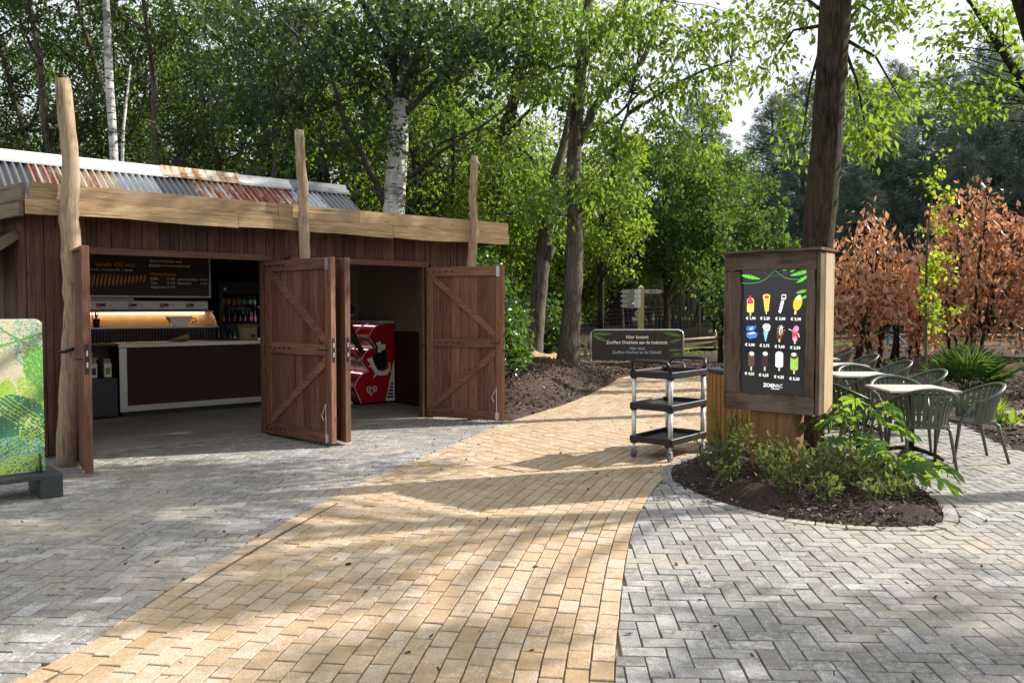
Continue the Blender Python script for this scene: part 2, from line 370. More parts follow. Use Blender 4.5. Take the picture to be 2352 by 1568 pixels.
# ------------------------------------------------------------------ paving
def ring_mesh(polys, top, th, ch, rnd, name, mats):
    V = []; F = []; A = []
    for p, z, r in zip(polys, top, rnd):
        n = len(p); c = p.mean(0); b = sum(len(x) for x in V)
        if (p[1] - p[0])[0] * (p[2] - p[1])[1] - (p[1] - p[0])[1] * (p[2] - p[1])[0] < 0: p = p[::-1]
        q = c + (p - c) * (1 - ch / max(.02, np.linalg.norm(p - c, axis=1).min()))
        tilt = RNG.normal(0, .006, 2)
        V.append(np.column_stack([np.vstack([p, p, q]), np.r_[np.full(n, -th), z - ch * .8 + (p - c) @ tilt, z + (q - c) @ tilt]]))
        for k in range(n):
            k2 = (k + 1) % n; F += [(b + k, b + k2, b + n + k2, b + n + k), (b + n + k, b + n + k2, b + 2 * n + k2, b + 2 * n + k)]; A += [r, r]
        F.append(tuple(b + 2 * n + k for k in range(n))); A.append(r)
    me = bpy.data.meshes.new(name); me.from_pydata(np.vstack(V).tolist(), [], F)
    for m in (mats if isinstance(mats, list) else [mats]): me.materials.append(m)
    a = me.attributes.new('rnd', 'FLOAT', 'FACE'); a.data.foreach_set('value', np.array(A, np.float32)); me.update(); return me
def rect(c, t, l, w):
    n = np.array([-t[1], t[0]]); return np.array([c - t * l / 2 - n * w / 2, c + t * l / 2 - n * w / 2, c + t * l / 2 + n * w / 2, c - t * l / 2 + n * w / 2])
def lay(root, polys, kinds, mat, name, lw):
    """the 300 that show largest become pieces of their own, sharing one mesh; the rest is joined"""
    cen = np.array([p.mean(0) for p in polys]); full = np.array([k is not None for k in kinds])
    dd = np.hypot(cen[:, 0], cen[:, 1]) + np.where(full, 0, 1e3) + np.where(np.abs(cen[:, 0]) < cen[:, 1] * .66 + .1, 0, 1e3) + np.where(cen[:, 1] > 3.2, 0, 1e3)
    near = set(np.argsort(dd)[:300].tolist()); h = np.array([[-1, -1], [1, -1], [1, 1], [-1, 1]]) * np.array(lw) / 2
    variants = [ring_mesh([h + RNG.normal(0, .0016, (4, 2))], [0], .05, .0042, [0], name, mat) for _ in range(6)]
    for i in near:
        c, t = kinds[i]
        put(name, variants[i % 6], root, (c[0], c[1], RNG.normal(0, .0012)), (RNG.normal(0, .006), RNG.normal(0, .006), math.atan2(t[1], t[0]) + RNG.normal(0, .006)))
    rest = [p for i, p in enumerate(polys) if i not in near]
    o = put(name + '_field', ring_mesh(rest, RNG.normal(0, .0013, len(rest)), .05, .0042, RNG.uniform(0, 1, len(rest)), name + '_field', mat), root); o['kind'] = 'stuff'
# yellow path: curved running-bond courses that follow its right-hand edge
def offset(C, d):
    t = np.gradient(C, axis=0); t /= np.linalg.norm(t, axis=1)[:, None]; return C + np.stack([-t[:, 1], t[:, 0]], 1) * d
YW, YL, J = .110, .190, .008
yp, yk = [], []
for k in range(60):
    C = offset(RE, (k + .5) * YW); seg = np.linalg.norm(np.diff(C, axis=0), axis=1); s = np.r_[0, np.cumsum(seg)]
    st = np.arange((k % 2) * YL / 2 + RNG.uniform(-.02, .02), s[-1] - .1, YL)
    cx = np.stack([np.interp(st, s, C[:, i]) for i in (0, 1)], 1); c2 = np.stack([np.interp(st + .02, s, C[:, i]) for i in (0, 1)], 1)
    t = c2 - cx; t /= np.linalg.norm(t, axis=1)[:, None]
    ok = (cx[:, 1] < 19.25) & (cx[:, 1] > 1.8) & ~inside(ISLAND, cx); cx, t = cx[ok], t[ok]
    if not len(cx): continue
    sd, q, nr = curve_side(LE, cx)
    for c, tt, d, qq, n in zip(cx, t, sd, q, nr):
        if d < YW - .09: continue
        p = rect(c, tt, YL - J - .003, YW - J); kd = (c, tt)
        if d < YW + .17:
            p = clip_poly(p, qq + n * (YW + .004), n); kd = None
            if p is None or area(p) < .004: continue
            if area(p) > .0193: kd = (c, tt)
        yp.append(p); yk.append(kd)
C = offset(LE, -.5 * YW); s = np.r_[0, np.cumsum(np.linalg.norm(np.diff(C, axis=0), axis=1))]
for st in np.arange(0, s[-1] - .2, YL):
    a, b = (np.array([np.interp(st + e, s, C[:, i]) for i in (0, 1)]) for e in (.1, .12)); t = (b - a) / np.linalg.norm(b - a)
    if a[1] < 19.2: yp.append(rect(a, t, YL - J, YW - J)); yk.append((a, t))
yroot = np.vstack([RE, LE[::-1]])
nb = 160; ra = RE[np.linspace(0, len(RE) - 1, nb).astype(int)]; la = LE[np.linspace(0, len(LE) - 1, nb).astype(int)]
bv = np.vstack([np.column_stack([ra, np.full(nb, -.007)]), np.column_stack([la, np.full(nb, -.007)])])
bf = np.array([(i + 1, i, nb + i, nb + i + 1)[::-1] for i in range(nb - 1)])
yellow = put('yellow_paving', np_mesh('yellow_paving', bv, bf, M_JOINT)); yellow['kind'] = 'structure'
lay(yellow, yp, yk, M_YEL, 'paver', (YL - J - .003, YW - J))
# grey herringbone either side
GW, GL = .105, .210; ga = R(-3)
gp, gk = [], []
gt = np.array([math.cos(ga), math.sin(ga)]); gn = np.array([-gt[1], gt[0]]); cand = []
for k in range(-90, 190):
    for i in range(-60, 60):
        for (ox, oy, hor) in ((1.0, .5, True), (2.5, 0.0, False)):
            cand.append(((k + 4 * i + ox) * GW, (k + oy) * GW, hor))
cand = np.array(cand); cc = cand[:, :1] * gt + cand[:, 1:2] * gn
ok = (cc[:, 0] > -8.2) & (cc[:, 0] < 9.5) & (cc[:, 1] > 2.0) & (cc[:, 1] < 19.1) & (np.abs(cc[:, 0]) < cc[:, 1] * .78 + 1.2)
cc, hor = cc[ok], cand[ok, 2] > .5
ok = inside(PAVED, cc) & (pdist(PAVED, cc) > .03) & ~inside(BLD, cc); cc, hor = cc[ok], hor[ok]
isd = pdist(ISLAND, cc); ok = ~inside(ISLAND, cc) & (isd > .02); cc, hor, isd = cc[ok], hor[ok], isd[ok]
sl_, ql, nl = curve_side(LE, cc); sr_, qr, nr_ = curve_side(RE, cc)
for c, h, dl, a, n1, dr, b, n2, di in zip(cc, hor, sl_, ql, nl, sr_, qr, nr_, isd):
    if dl > .11 and dr < -.11: continue
    t = gt if h else gn
    p = rect(c, t, GL - J, GW - J); kd = (c, t)
    for dd, q, n in ((dl, a, -n1), (dr, b, n2)):
        if p is not None and abs(dd) < .125: p = clip_poly(p, q + n * .003, n); kd = None
    if p is not None and di < .24:
        j = ((ISLAND - c) ** 2).sum(1).argmin(); q = ISLAND[j]; n = (c - q) / np.linalg.norm(c - q); p = clip_poly(p, q + n * .118, n); kd = None
    if p is None or area(p) < .003: continue
    if area(p) > .0212: kd = (c, t)
    gp.append(p); gk.append(kd)
grey = put('grey_paving', np_mesh('grey_paving', np.array([(-12, .3, -.016), (16, .3, -.016), (16, 8.55, -.016), (7.3, 19.3, -.016), (-12, 19.3, -.016)])[[0, 1, 2, 3, 4]], np.array([(0, 1, 2, 3), (0, 3, 4, 4)])[:1], M_JOINT)); grey['kind'] = 'structure'
mb = MB().add([(-12, .3, -.016), (16, .3, -.016), (16, 8.55, -.016), (7.3, 19.3, -.016), (-12, 19.3, -.016)], [(0, 1, 2, 3, 4)])
grey.data = mb.mesh('grey_paving', soil_mat('pale_joint_sand', (.15, .12, .085), (.28, .225, .16), (.34, .28, .2), 30, .4))
lay(grey, gp, gk, M_GRY, 'paver', (GL - J, GW - J))
# kerb of short blocks round the planting bed, a ring of single stones
kerb = put('bed_kerb', MB().add([(1, 1, 0)] * 0, []).mesh('bed_kerb', M_JOINT)) if False else None
seg = np.linalg.norm(np.roll(ISLAND, -1, 0) - ISLAND, axis=1); s = np.r_[0, np.cumsum(seg)]; IC = np.vstack([ISLAND, ISLAND[:1]])
kp = []
nk = int(s[-1] / .205); kl = s[-1] / nk
for i in range(nk):
    a, b = (np.array([np.interp((i * kl + e) % s[-1], s, IC[:, j]) for j in (0, 1)]) for e in (kl / 2, kl / 2 + .02)); t = (b - a) / np.linalg.norm(b - a); out = np.array([-t[1], t[0]])
    if inside(ISLAND, (a + out * .03)[None])[0]: out = -out
    kp.append((a + out * .056, t))
kv = np.vstack([np.column_stack([IC, np.full(len(IC), -.005)])])
hh = np.array([[-1, -1], [1, -1], [1, 1], [-1, 1]]) * np.array([kl - .005, .1]) / 2
km = [ring_mesh([hh + RNG.normal(0, .0015, (4, 2))], [0], .05, .005, [0], 'kerb_stone', M_GRY) for _ in range(3)]
for i, (c, t) in enumerate(kp): put('kerb_stone', km[i % 3], grey, (c[0], c[1], .004 + RNG.normal(0, .001)), (0, 0, math.atan2(t[1], t[0])))
# planting bed: a low heap of dark mulch
def heap(name, poly, h, mat, step=.045, rough=.02):
    mn, mx = poly.min(0) - .1, poly.max(0) + .1; X, Y = np.meshgrid(np.arange(mn[0], mx[0], step), np.arange(mn[1], mx[1], step)); P = np.stack([X.ravel(), Y.ravel()], 1)
    sd = np.where(inside(poly, P), 1, -1) * pdist(poly, P); r = np.random.default_rng(5)
    z = h * (1 - np.exp(-np.clip(sd, 0, 9) / .35)) + np.clip(sd, -.1, .012)
    nz = np.zeros(len(P))
    for k in range(24):
        a = r.uniform(0, 6.28); f = 4 + 26 * (k / 24); nz += np.sin((P[:, 0] * math.cos(a) + P[:, 1] * math.sin(a)) * f + r.uniform(0, 6.28)) * rough / (1 + f * .1)
    z += nz * np.clip(sd / .15, 0, 1)
    idx = np.arange(len(P)).reshape(X.shape); F = np.stack([idx[:-1, :-1], idx[:-1, 1:], idx[1:, 1:], idx[1:, :-1]], -1).reshape(-1, 4)
    F = F[(sd[F] > -.07).all(1)]
    o = put(name, np_mesh(name, np.column_stack([P, z]), F, mat, True)); o['kind'] = 'structure'; return o
bed = heap('planting_bed', ISLAND, .10, M_MULCH)
def chips(name, P, size, mat, parent=None):
    n = len(P); d = RNG.normal(size=(n, 3)); d[:, 2] *= .35; d /= np.linalg.norm(d, axis=1)[:, None]; e = RNG.normal(size=(n, 3)); e -= (e * d).sum(1)[:, None] * d; e /= np.linalg.norm(e, axis=1)[:, None]
    L = size * RNG.uniform(.4, 1.6, n)[:, None]; w_ = L * RNG.uniform(.2, .5, n)[:, None]
    V = np.stack([P - d * L / 2 - e * w_ / 2, P + d * L / 2 - e * w_ / 2, P + d * L / 2 + e * w_ / 2, P - d * L / 2 + e * w_ / 2], 1).reshape(-1, 3)
    o = put(name, np_mesh(name, V, np.arange(4 * n).reshape(-1, 4), mat, attr=RNG.uniform(0, 1, n)), parent); o['kind'] = 'stuff'; return o
def chipmat(name, stops):
    t = NT(name).set(.9, 0, .2); a = t.N('Attribute'); a.attribute_name = 'rnd'; t.base(t.ramp(a.outputs['Fac'], stops)); return t.m
M_CHIP = chipmat('bark_chip', [(0, (.016, .010, .008)), (.5, (.07, .048, .036)), (.85, (.17, .125, .095)), (1, (.34, .27, .20))])
M_LITTER = chipmat('litter', [(0, (.03, .02, .015)), (.7, (.10, .065, .04)), (1, (.22, .17, .10))])
q = RNG.uniform((1.3, 5.6), (4.0, 9.3), (19000, 2)); dq = np.where(inside(ISLAND, q), 1, -1) * pdist(ISLAND, q); kq = (dq > 0) | (RNG.uniform(0, 1, len(q)) < .5 * np.exp(dq / .035)); q, dq = q[kq], np.maximum(dq[kq], 0)
chips('mulch_chips', np.column_stack([q, .10 * (1 - np.exp(-dq / .35)) + RNG.uniform(.0, .03, len(q))]), .026, M_CHIP, bed)
q = np.vstack([RNG.uniform((-.8, 11.8), (3.2, 21), (9000, 2)), RNG.uniform((5.6, 8.6), (13, 18), (15000, 2)), RNG.uniform((1.5, 19), (7, 24), (4000, 2))]); q = q[~inside(PAVED, q)]
chips('soil_litter', np.column_stack([q, ground_z(q) + .01]), .045, M_CHIP, ground)
q = RNG.uniform((-4.5, 3.2), (5.5, 13), (520, 2)); q = q[inside(PAVED, q) & ~inside(BLD, q) & ~inside(ISLAND, q)]
chips('paving_litter', np.column_stack([q, np.full(len(q), .008)]), .022, M_LITTER, grey)
# sandy track behind the barrier
tr = smooth_curve([(-9, 24.6), (-3, 25.2), (1, 26.2), (4, 28.0), (8, 30.2), (14, 31.4), (26, 32)], .4); n = len(tr); a, b = offset(tr, .85), offset(tr, -.85)
V = np.vstack([np.column_stack([p, ground_z(p) + .05]) for p in (a, offset(tr, .4), tr, offset(tr, -.4), b)])
V[:, 2] = np.maximum(V[:, 2], .07)
F = np.array([(j * n + i, (j + 1) * n + i, (j + 1) * n + i + 1, j * n + i + 1) for j in range(4) for i in range(n - 1)])
tag(put('sand_path', np_mesh('sand_path', V, F, M_SAND, True)), kind='structure')
# pale slab path beyond the right-hand bed
q = np.array([(8.6, 12.6), (9.2, 12.3), (16, 12.2), (16, 15.3), (10.2, 15.2), (9.0, 14.2)])
mb = MB().prism([tuple(p) for p in q], .0, .085 + .0, 'z'); tag(mb.build('side_path', M_GRY), kind='structure')
# ------------------------------------------------------------------ the snack kiosk
M_DOOR = wood('door_wood', (.095, .041, .025), (.27, .128, .079), 'z', .8, .62, vary=.28)
M_DOORX = wood('rail_wood', (.11, .048, .029), (.29, .14, .087), 'x', .8, .62, vary=.22)
M_WALL = wood('wall_wood', (.050, .024, .015), (.18, .091, .056), 'z', .7, .7, vary=.4)
M_LINT = wood('lintel_wood', (.10, .045, .026), (.22, .11, .065), 'x', .8, .6, vary=.2)
M_OAKX = wood('fascia_oak', (.25, .15, .066), (.60, .43, .235), 'x', .85, .7, vary=.22, weather=(.30, .22, .14))
M_OAKS = wood('side_fascia_wood', (.16, .12, .075), (.27, .21, .13), 'x', .5, .8, vary=.2)
M_LOG = wood('peeled_log', (.15, .09, .048), (.55, .41, .26), 'z', .9, .78, vary=.12, weather=(.34, .27, .19))
M_DARKW = plain('dark_stained_wood', (.022, .015, .012), .7)
M_STEEL = plain('brushed_steel', (.40, .385, .36), .38, .9, .08, 30, stretch=(1, 8, 8))
M_STEELD = plain('dull_steel', (.40, .38, .35), .45, .85, .08, 20)
M_GALV = plain('zinc', (.55, .57, .58), .4, .8, .15, 25)
M_BLACK = plain('black_plastic', (.012, .012, .013), .45)
M_BLACKM = plain('black_metal', (.02, .02, .022), .4, .3)
M_BRPAN = plain('brown_panel', (.052, .029, .021), .75, 0, .12, 3, spec=.15)
M_BEIGE = plain('beige_wall', (.27, .225, .17), .8, 0, .05, 2)
M_MAROON = plain('maroon_wall', (.045, .015, .012), .6)
M_WHITE = plain('white_plastic', (.72, .72, .70), .4)
M_CONC = soil_mat('floor_concrete', (.22, .19, .16), (.33, .29, .25), (.37, .33, .29), 3, .15)
kio = empty('snack_kiosk', (*BO, 0), BA)
tag(kio, 'dark timber snack kiosk with rusty corrugated roof and open red-brown double doors', 'kiosk')
SX, SY = -.195, .98                                          # direction of the left side wall
def side(t, off=0): return (-2.62 + SX * t - SY * off, SY * t + SX * off * -1 * -1)
mb = MB()
for (a, b, z0, z1) in ((-2.62, 3.3, 2.22, 2.62), (-2.62, -2.28, 0, 2.22), (0.02, .31, 0, 2.22), (2.42, 3.3, 0, 2.22)): mb.box(a, b, .03, .12, z0, z1)
mb.box(3.12, 3.3, .12, 6.0, 0, 2.62); mb.box(-4.1, 3.12, 5.85, 6.0, 0, 2.62)
lw = [(-2.62, .12), (-2.62 + SX * 6.1, 6.0), (-2.50 + SX * 6.1, 6.0), (-2.50, .12)]
mb.prism(lw, 0, 2.62, 'z')
wall = mb.build('wall', M_DARKW, kio)
x = -2.62
while x < 3.28:                                              # upright cladding boards above the doors
    b = min(3.3, x + random.choice((.11, .14, .16, .19)))
    low = 2.24 if (-2.3 < (x + b) / 2 < 2.44 and not (.0 < (x + b) / 2 < .33)) else .02
    d = random.uniform(0, .008)
    MB().box(0, b - x - .006, -.012 - d, .028, low, 2.60, ch=.003).build('plank', M_WALL, wall, (x, 0, 0)); x = b
t = 0.0
ang = math.atan2(SY, SX)
while t < 4.2:                                               # and on the left side wall
    b = random.choice((.12, .15, .18, .2)); p = (-2.62 + SX * t, SY * t, 0)
    MB().box(0, b - .006, .004, .026 + random.uniform(0, .008), .03, 2.58, ch=.003).build('plank', M_WALL, wall, p, (0, 0, ang)); t += b
MB().box(-2.58, 3.1, .13, 5.84, 2.5, 2.56).build('ceiling', M_DARKW, kio)
for (a, b) in ((-2.30, .03), (.30, 2.44)):
    MB().box(a, b, -.045, -.013, 2.195, 2.275, ch=.006).build('lintel', M_LINT, kio)
    for xx in (a + .03, b - .07): MB().box(xx, xx + .04, .03, .125, 0, 2.22, ch=.004).build('door_jamb', M_LINT, kio)
cp = [(-2.66, -.44), (3.55, -.44), (3.55, 6.1), (-2.66 + SX * 6.4, 6.1)]
can = MB().prism(cp, 2.63, 2.70, 'z').build('canopy', M_DARKW, kio)
def live_board(x0, x1, z0, z1, y0, y1, wav, mat, par, rot=0, loc=(0, 0, 0)):
    n = max(4, int((x1 - x0) / .12)); ph = random.uniform(0, 9)
    xs = [x0 + (x1 - x0) * i / n for i in range(n + 1)]
    lo = [(x, z0 + wav * (math.sin(x * 2.1 + ph) + .5 * math.sin(x * 5.3 + ph * 2) + .3 * random.uniform(-1, 1))) for x in xs]
    return MB().prism([(a - x0, b) for a, b in lo] + [(x1 - x0, z1), (0, z1)], y0, y1, 'y').build('fascia_board', mat, par, (loc[0] + x0 * math.cos(rot), loc[1] + x0 * math.sin(rot), 0), (0, 0, rot))
for (a, b) in ((-2.70, -.55), (-.545, 1.55), (1.555, 3.56)): live_board(a, b, 2.545, 2.705, -.515, -.465, .010, M_OAKX, can)
for (a, b) in ((-2.66, -.05), (-.045, 1.05), (1.055, 2.3), (2.305, 3.555)): live_board(a, b, 2.709, 2.865, -.495, -.445, .0, M_OAKX, can)
sa = math.atan2(SY, SX)
for (z0, z1, wv, of) in ((2.53, 2.70, .008, .03), (2.704, 2.86, 0, .01)):
    for (a, b) in ((.06, 2.0), (2.005, 4.6)): live_board(a, b, z0, z1, -.0 + of, .045 + of, wv, M_OAKS, can, sa, (-2.66, -.46, 0))
MB().box(3.515, 3.56, -.44, 4.0, 2.56, 2.86, ch=.004).build('fascia_board', M_OAKS, can)
# corrugated roof
def rusty(name, base, rust, amount, metal=.75, rough=.42):
    t = NT(name).set(rough, metal, .5); v = t.vec('Object', (7, .8, .8), 20); n = t.noise(v, 2.2, 7, .68, .5); f = t.noise(v, 16, 5, .7)
    k = t.ramp(t.mix(.35, n, f), [(amount, (0, 0, 0)), (amount + .1, (1, 1, 1))])
    c = t.mix(t.ramp(f, [(.3, (.25, .25, .25)), (.7, (0, 0, 0))]), base, tuple(x * .55 for x in base))
    t.base(t.mix(k, c, t.ramp(f, [(.3, tuple(x * .45 for x in rust)), (.7, rust)])))
    t.L(t.math('MULTIPLY', t.math('SUBTRACT', 1, k), metal), t.p.inputs['Metallic']); r = t.N('MapRange'); r.inputs[3].default_value = rough; r.inputs[4].default_value = .9; t.L(k, r.inputs[0]); t.L(r.outputs[0], t.p.inputs['Roughness'])
    t.bump(f, .3, .004); return t.m
M_RF = {'w': rusty('galvanised_sheet', (.42, .44, .45), (.30, .13, .05), .57, .5), 'd': rusty('dull_grey_sheet', (.13, .135, .14), (.2, .09, .05), .66, .4),
        'r': rusty('rusty_sheet', (.44, .42, .38), (.28, .09, .03), .43, .5), 'b': rusty('bluish_sheet', (.32, .38, .43), (.30, .14, .05), .53, .5),
        'm': rusty('red_rust_sheet', (.50, .42, .38), (.20, .055, .03), .40, .4), 'y': rusty('ochre_rust_sheet', (.58, .52, .42), (.42, .20, .06), .46, .45)}
roof = MB().prism([(.72, 2.66), (1.98, 3.44), (3.3, 2.70)], -5.0, 2.04, 'x').build('roof', M_DARKW, kio)
SWV, PER, AMP = 6, .082, .023
def sheet_mesh(mat, y0=.66, z0=2.67, y1=2.0, z1=3.50):
    V = []; n = SWV * 8
    for j in range(2):
        for i in range(n + 1):
            a = i / 8 * 2 * math.pi; y, z = (y0, z0) if j == 0 else (y1, z1)
            V.append((i * PER / 8, y - AMP * .53 * math.cos(a), z + AMP * .85 * math.cos(a)))
    F = [(i, i + 1, n + 2 + i, n + 1 + i) for i in range(n)]
    mb = MB().add(V, F); return mb.mesh('roof_sheet', mat, True)
sm = {k: sheet_mesh(m) for k, m in M_RF.items()}
x, seq = 2.09 - SWV * PER, 'dbmmrdwyrdwrbrdwwdwr'
for k in seq:
    put('roof_sheet', sm[k], roof, (x, random.uniform(-.01, .01), random.uniform(0, .006))); x -= SWV * PER - .004
bk = sheet_mesh(M_RF['d'], 3.36, 2.70, 2.0, 3.50); x = 2.09 - SWV * PER
for k in range(15): put('roof_sheet', bk, roof, (x, 0, 0)); x -= SWV * PER - .004
def cap(x0, x1, mat, dz):
    pr = [(1.80, 3.40), (1.80, 3.43), (1.84, 3.425), (1.88, 3.49), (1.92, 3.485), (1.97, 3.575), (2.03, 3.575), (2.2, 3.43), (2.2, 3.40), (2.0, 3.535)]
    MB().prism(pr, 0, x1 - x0, 'x').build('ridge_cap', mat, roof, (x0, 0, dz))
M_CAP = rusty('white_ridge_zinc', (.66, .67, .67), (.3, .25, .2), .68, .4)
cap(-5.0, -.62, M_CAP, 0); cap(-.68, .42, M_RF['y'], .012); cap(.38, 1.25, M_RF['w'], 0); cap(1.22, 2.19, M_RF['d'], .01)
# peeled log poles in front of the fascia
def pole(pts, r, parent=kio):
    P = smooth_curve(pts, .14) if False else None
    pts = [Vector(p) for p in pts]; out = []; rad = []
    for i in range(len(pts) - 1):
        for k in range(7):
            f = k / 7; out.append(pts[i].lerp(pts[i + 1], f) + Vector((random.uniform(-1, 1), random.uniform(-1, 1), 0)) * .007); rad.append((r[i] * (1 - f) + r[i + 1] * f) * random.uniform(.95, 1.06))
    out.append(pts[-1]); rad.append(r[-1] * .93)
    o = MB().tube([p - pts[0] for p in out], rad, 14).build('log_pole', M_LOG, parent, pts[0], smooth=True); return o
pole([(-2.42, -.66, 0), (-2.36, -.65, .8), (-2.31, -.64, 1.65), (-2.34, -.63, 2.5), (-2.31, -.63, 3.0), (-2.37, -.62, 3.9)], [.105, .10, .096, .092, .082, .07])
pole([(.30, -.60, 0), (.27, -.60, 1.2), (.235, -.6, 2.3), (.22, -.6, 3.0), (.18, -.6, 3.75)], [.075, .072, .066, .062, .058])
pole([(2.82, -.60, 0), (2.79, -.6, 1.4), (2.78, -.6, 2.2), (2.85, -.6, 2.7), (2.81, -.6, 3.15), (2.845, -.6, 3.76)], [.075, .072, .066, .060, .056, .052])
# side flap propped under the eaves
fl = MB().box(0, 1.5, 0, .62, -.04, 0, ch=.004).build('side_flap', M_DARKW, kio, (-2.68 + SX * .12, SY * .12, 2.42), (R(-36), 0, sa))
MB().box(-.03, -.001, 0, .63, -.09, .01, ch=.004).build('edge_batten', M_OAKS, fl); MB().box(0, 1.5, .621, .65, -.06, .01, ch=.004).build('edge_batten', M_OAKS, fl)
# doors
def door(hx, hy, theta, W, braces, handle=True):
    d = MB(); H0, H1 = .035, 2.19
    d.box(0, .105, -.035, .035, H0, H1, ch=.004); d.box(W - .11, W, -.035, .035, H0, H1, ch=.004)
    d.box(.105, W - .11, -.033, .033, H1 - .03, H1 - .001); d.box(.106, W - .111, -.03, .033, H0 + .001, H0 + .03)
    o = d.build('door', M_DOOR, kio, (hx, hy, 0), (0, 0, theta))
    n = 7; pw = (W - .215) / n
    for i in range(n):
        MB().box(0, pw - .005, -.013, .017, H0 + .031, H1 - .031, ch=.003).build('plank', M_DOOR, o, (.105 + i * pw + .0025, random.uniform(-.002, .002), 0))
    sgn = -1 if braces else 1; y0, y1 = (-.043, -.0145) if braces else (.0185, .043)
    for (za, zb) in ((H1 - .135, H1 - .004), (1.05, 1.18), (H0 + .004, H0 + .135)):
        r = MB().box(.0 if za != 1.05 else .108, W - .113, y0, y1, za, zb, ch=.004)
        for k in range(5):
            bx_ = .03 + k * .10 + (.1 if za == 1.05 else 0); zc = (za + zb) / 2
            r.tube([(bx_, y0 + .004, zc), (bx_, y0 - .008, zc)], .013, 6, 1)
        r.build('rail', [M_DOORX, M_BLACKM], o)
    for (xa, za, xb, zb) in ((.11, H1 - .15, W - .115, 1.24), (.11, H0 + .17, W - .115, .99)):
        v = Vector((xb - xa, 0, zb - za)); a = math.atan2(v.z, v.x); wd = .052
        nx, nz = -math.sin(a) * wd, math.cos(a) * wd
        sg = 1 if zb > za else -1
        poly = [(xa + nx * 0, za - wd), (xb, zb - wd - .01), (xb, zb + wd), (xa, za + wd)]
        MB().prism(poly, y0 + .003, y1, 'y').build('brace', M_DOORX, o)
    if handle:
        l = MB().box(W - .002, W + .004, -.016, .016, .98, 1.26, ch=.002); l.box(W, W + .007, -.007, .007, 1.15, 1.2, 1); l.box(W, W + .007, -.007, .007, 1.04, 1.09, 1)
        l.build('lock_plate', [M_BLACKM, M_GALV], o)
        h = MB().box(W - .075, W - .045, .035, .043, .98, 1.2); h.tube([(W - .06, .04, 1.12), (W - .06, .09, 1.12), (W - .17, .095, 1.12)], .009, 6)
        h.tube([(W - .06, -.036, 1.12), (W - .06, -.085, 1.12), (W - .17, -.09, 1.12)], .009, 6); h.build('handle', M_BLACKM, o)
    if braces:
        MB().box(W - .10, W - .045, -.045, -.0365, H1 - .15, H1 - .01).build('bolt_keep', M_GALV, o)
        b = MB().tube([(W - .085, -.05, .04), (W - .09, -.052, .50), (W - .125, -.052, .43), (W - .16, -.055, .36), (W - .13, -.055, .30)], .007, 6)
        b.box(W - .11, W - .055, -.046, -.0365, .05, .15); b.build('drop_bolt', M_GALV, o)
    for z in (.3, 1.1, 1.95): MB().tube([(-.012, -.03, z - .05), (-.012, -.03, z + .05)], .012, 7).build('hinge', M_BLACKM, o)
    return o
d1 = door(-2.25, -.03, math.atan2(-1.40, -.12), 1.38, False)
MB().tube([(.75, -.04, 1.2), (.70, -.11, 1.17), (.62, -.16, 1.16)], .016, 6).build('strap', M_BLACK, d1)
door(-.01, -.05, math.atan2(-1.345, .21), 1.36, True)
door(.34, -.05, math.atan2(-1.33, .045), 1.34, False)
door(2.40, -.06, math.atan2(-1.10, .52), 1.22, True)
# room linings
MB().box(1.93, 3.10, 3.12, 3.22, 1.22, 2.5).build('upper_wall', M_BEIGE, kio)
MB().box(1.93, 3.10, 3.11, 3.22, 0.0, 1.215).build('lower_wall', M_MAROON, kio)
MB().box(3.06, 3.118, .13, 3.11, 1.22, 2.5).build('upper_wall', M_BEIGE, kio)
MB().box(3.05, 3.118, .13, 3.11, 0.0, 1.215).build('lower_wall', M_MAROON, kio)
MB().box(1.93, 2.02, 3.22, 5.84, 0.0, 2.5).build('partition', M_BEIGE, kio)
MB().box(2.66, 2.86, 3.06, 3.108, 0.0, 2.3, ch=.004).build('door_jamb', M_WHITE, kio)
fl = [WL(-2.5, .02), WL(3.1, .02), WL(3.1, 5.9), WL(-3.6, 5.9)]
tag(MB().prism([p[:2] for p in fl], -.05, .006, 'z').build('kiosk_floor', M_CONC), kind='structure')
# ------------------------------------------------------------------ lettering
def text(body, size, mat, parent, loc, rot=(math.pi / 2, 0, 0), align='CENTER', name='lettering', bold=0.0, shear=0, sx=1):
    cu = bpy.data.curves.new('t', 'FONT'); cu.body = body; cu.size = size; cu.align_x = align; cu.align_y = 'CENTER'; cu.offset = bold; cu.shear = shear; cu.resolution_u = 2
    ob = bpy.data.objects.new('t', cu); COL.objects.link(ob); dg = bpy.context.evaluated_depsgraph_get()
    me = bpy.data.meshes.new_from_object(ob.evaluated_get(dg)); bpy.data.objects.remove(ob); bpy.data.curves.remove(cu)
    me.name = name; me.materials.clear(); me.materials.append(mat)
    if sx != 1:
        for v in me.vertices: v.co.x *= sx
    return put(name, me, parent, loc, rot)
def ell(cx, cz, rx, rz, n=20, a0=0, a1=2 * math.pi, rot=0):
    o = []
    full = abs(a1 - a0 - 2 * math.pi) < 1e-6
    for k in range(n):
        a = a0 + (a1 - a0) * k / (n if full else n - 1); x, z = rx * math.cos(a), rz * math.sin(a)
        o.append((cx + x * math.cos(rot) - z * math.sin(rot), cz + x * math.sin(rot) + z * math.cos(rot)))
    return o
def at_kiosk(name, x, y, z=0, rz=0): return empty(name, WL(x, y, z), BA + rz)
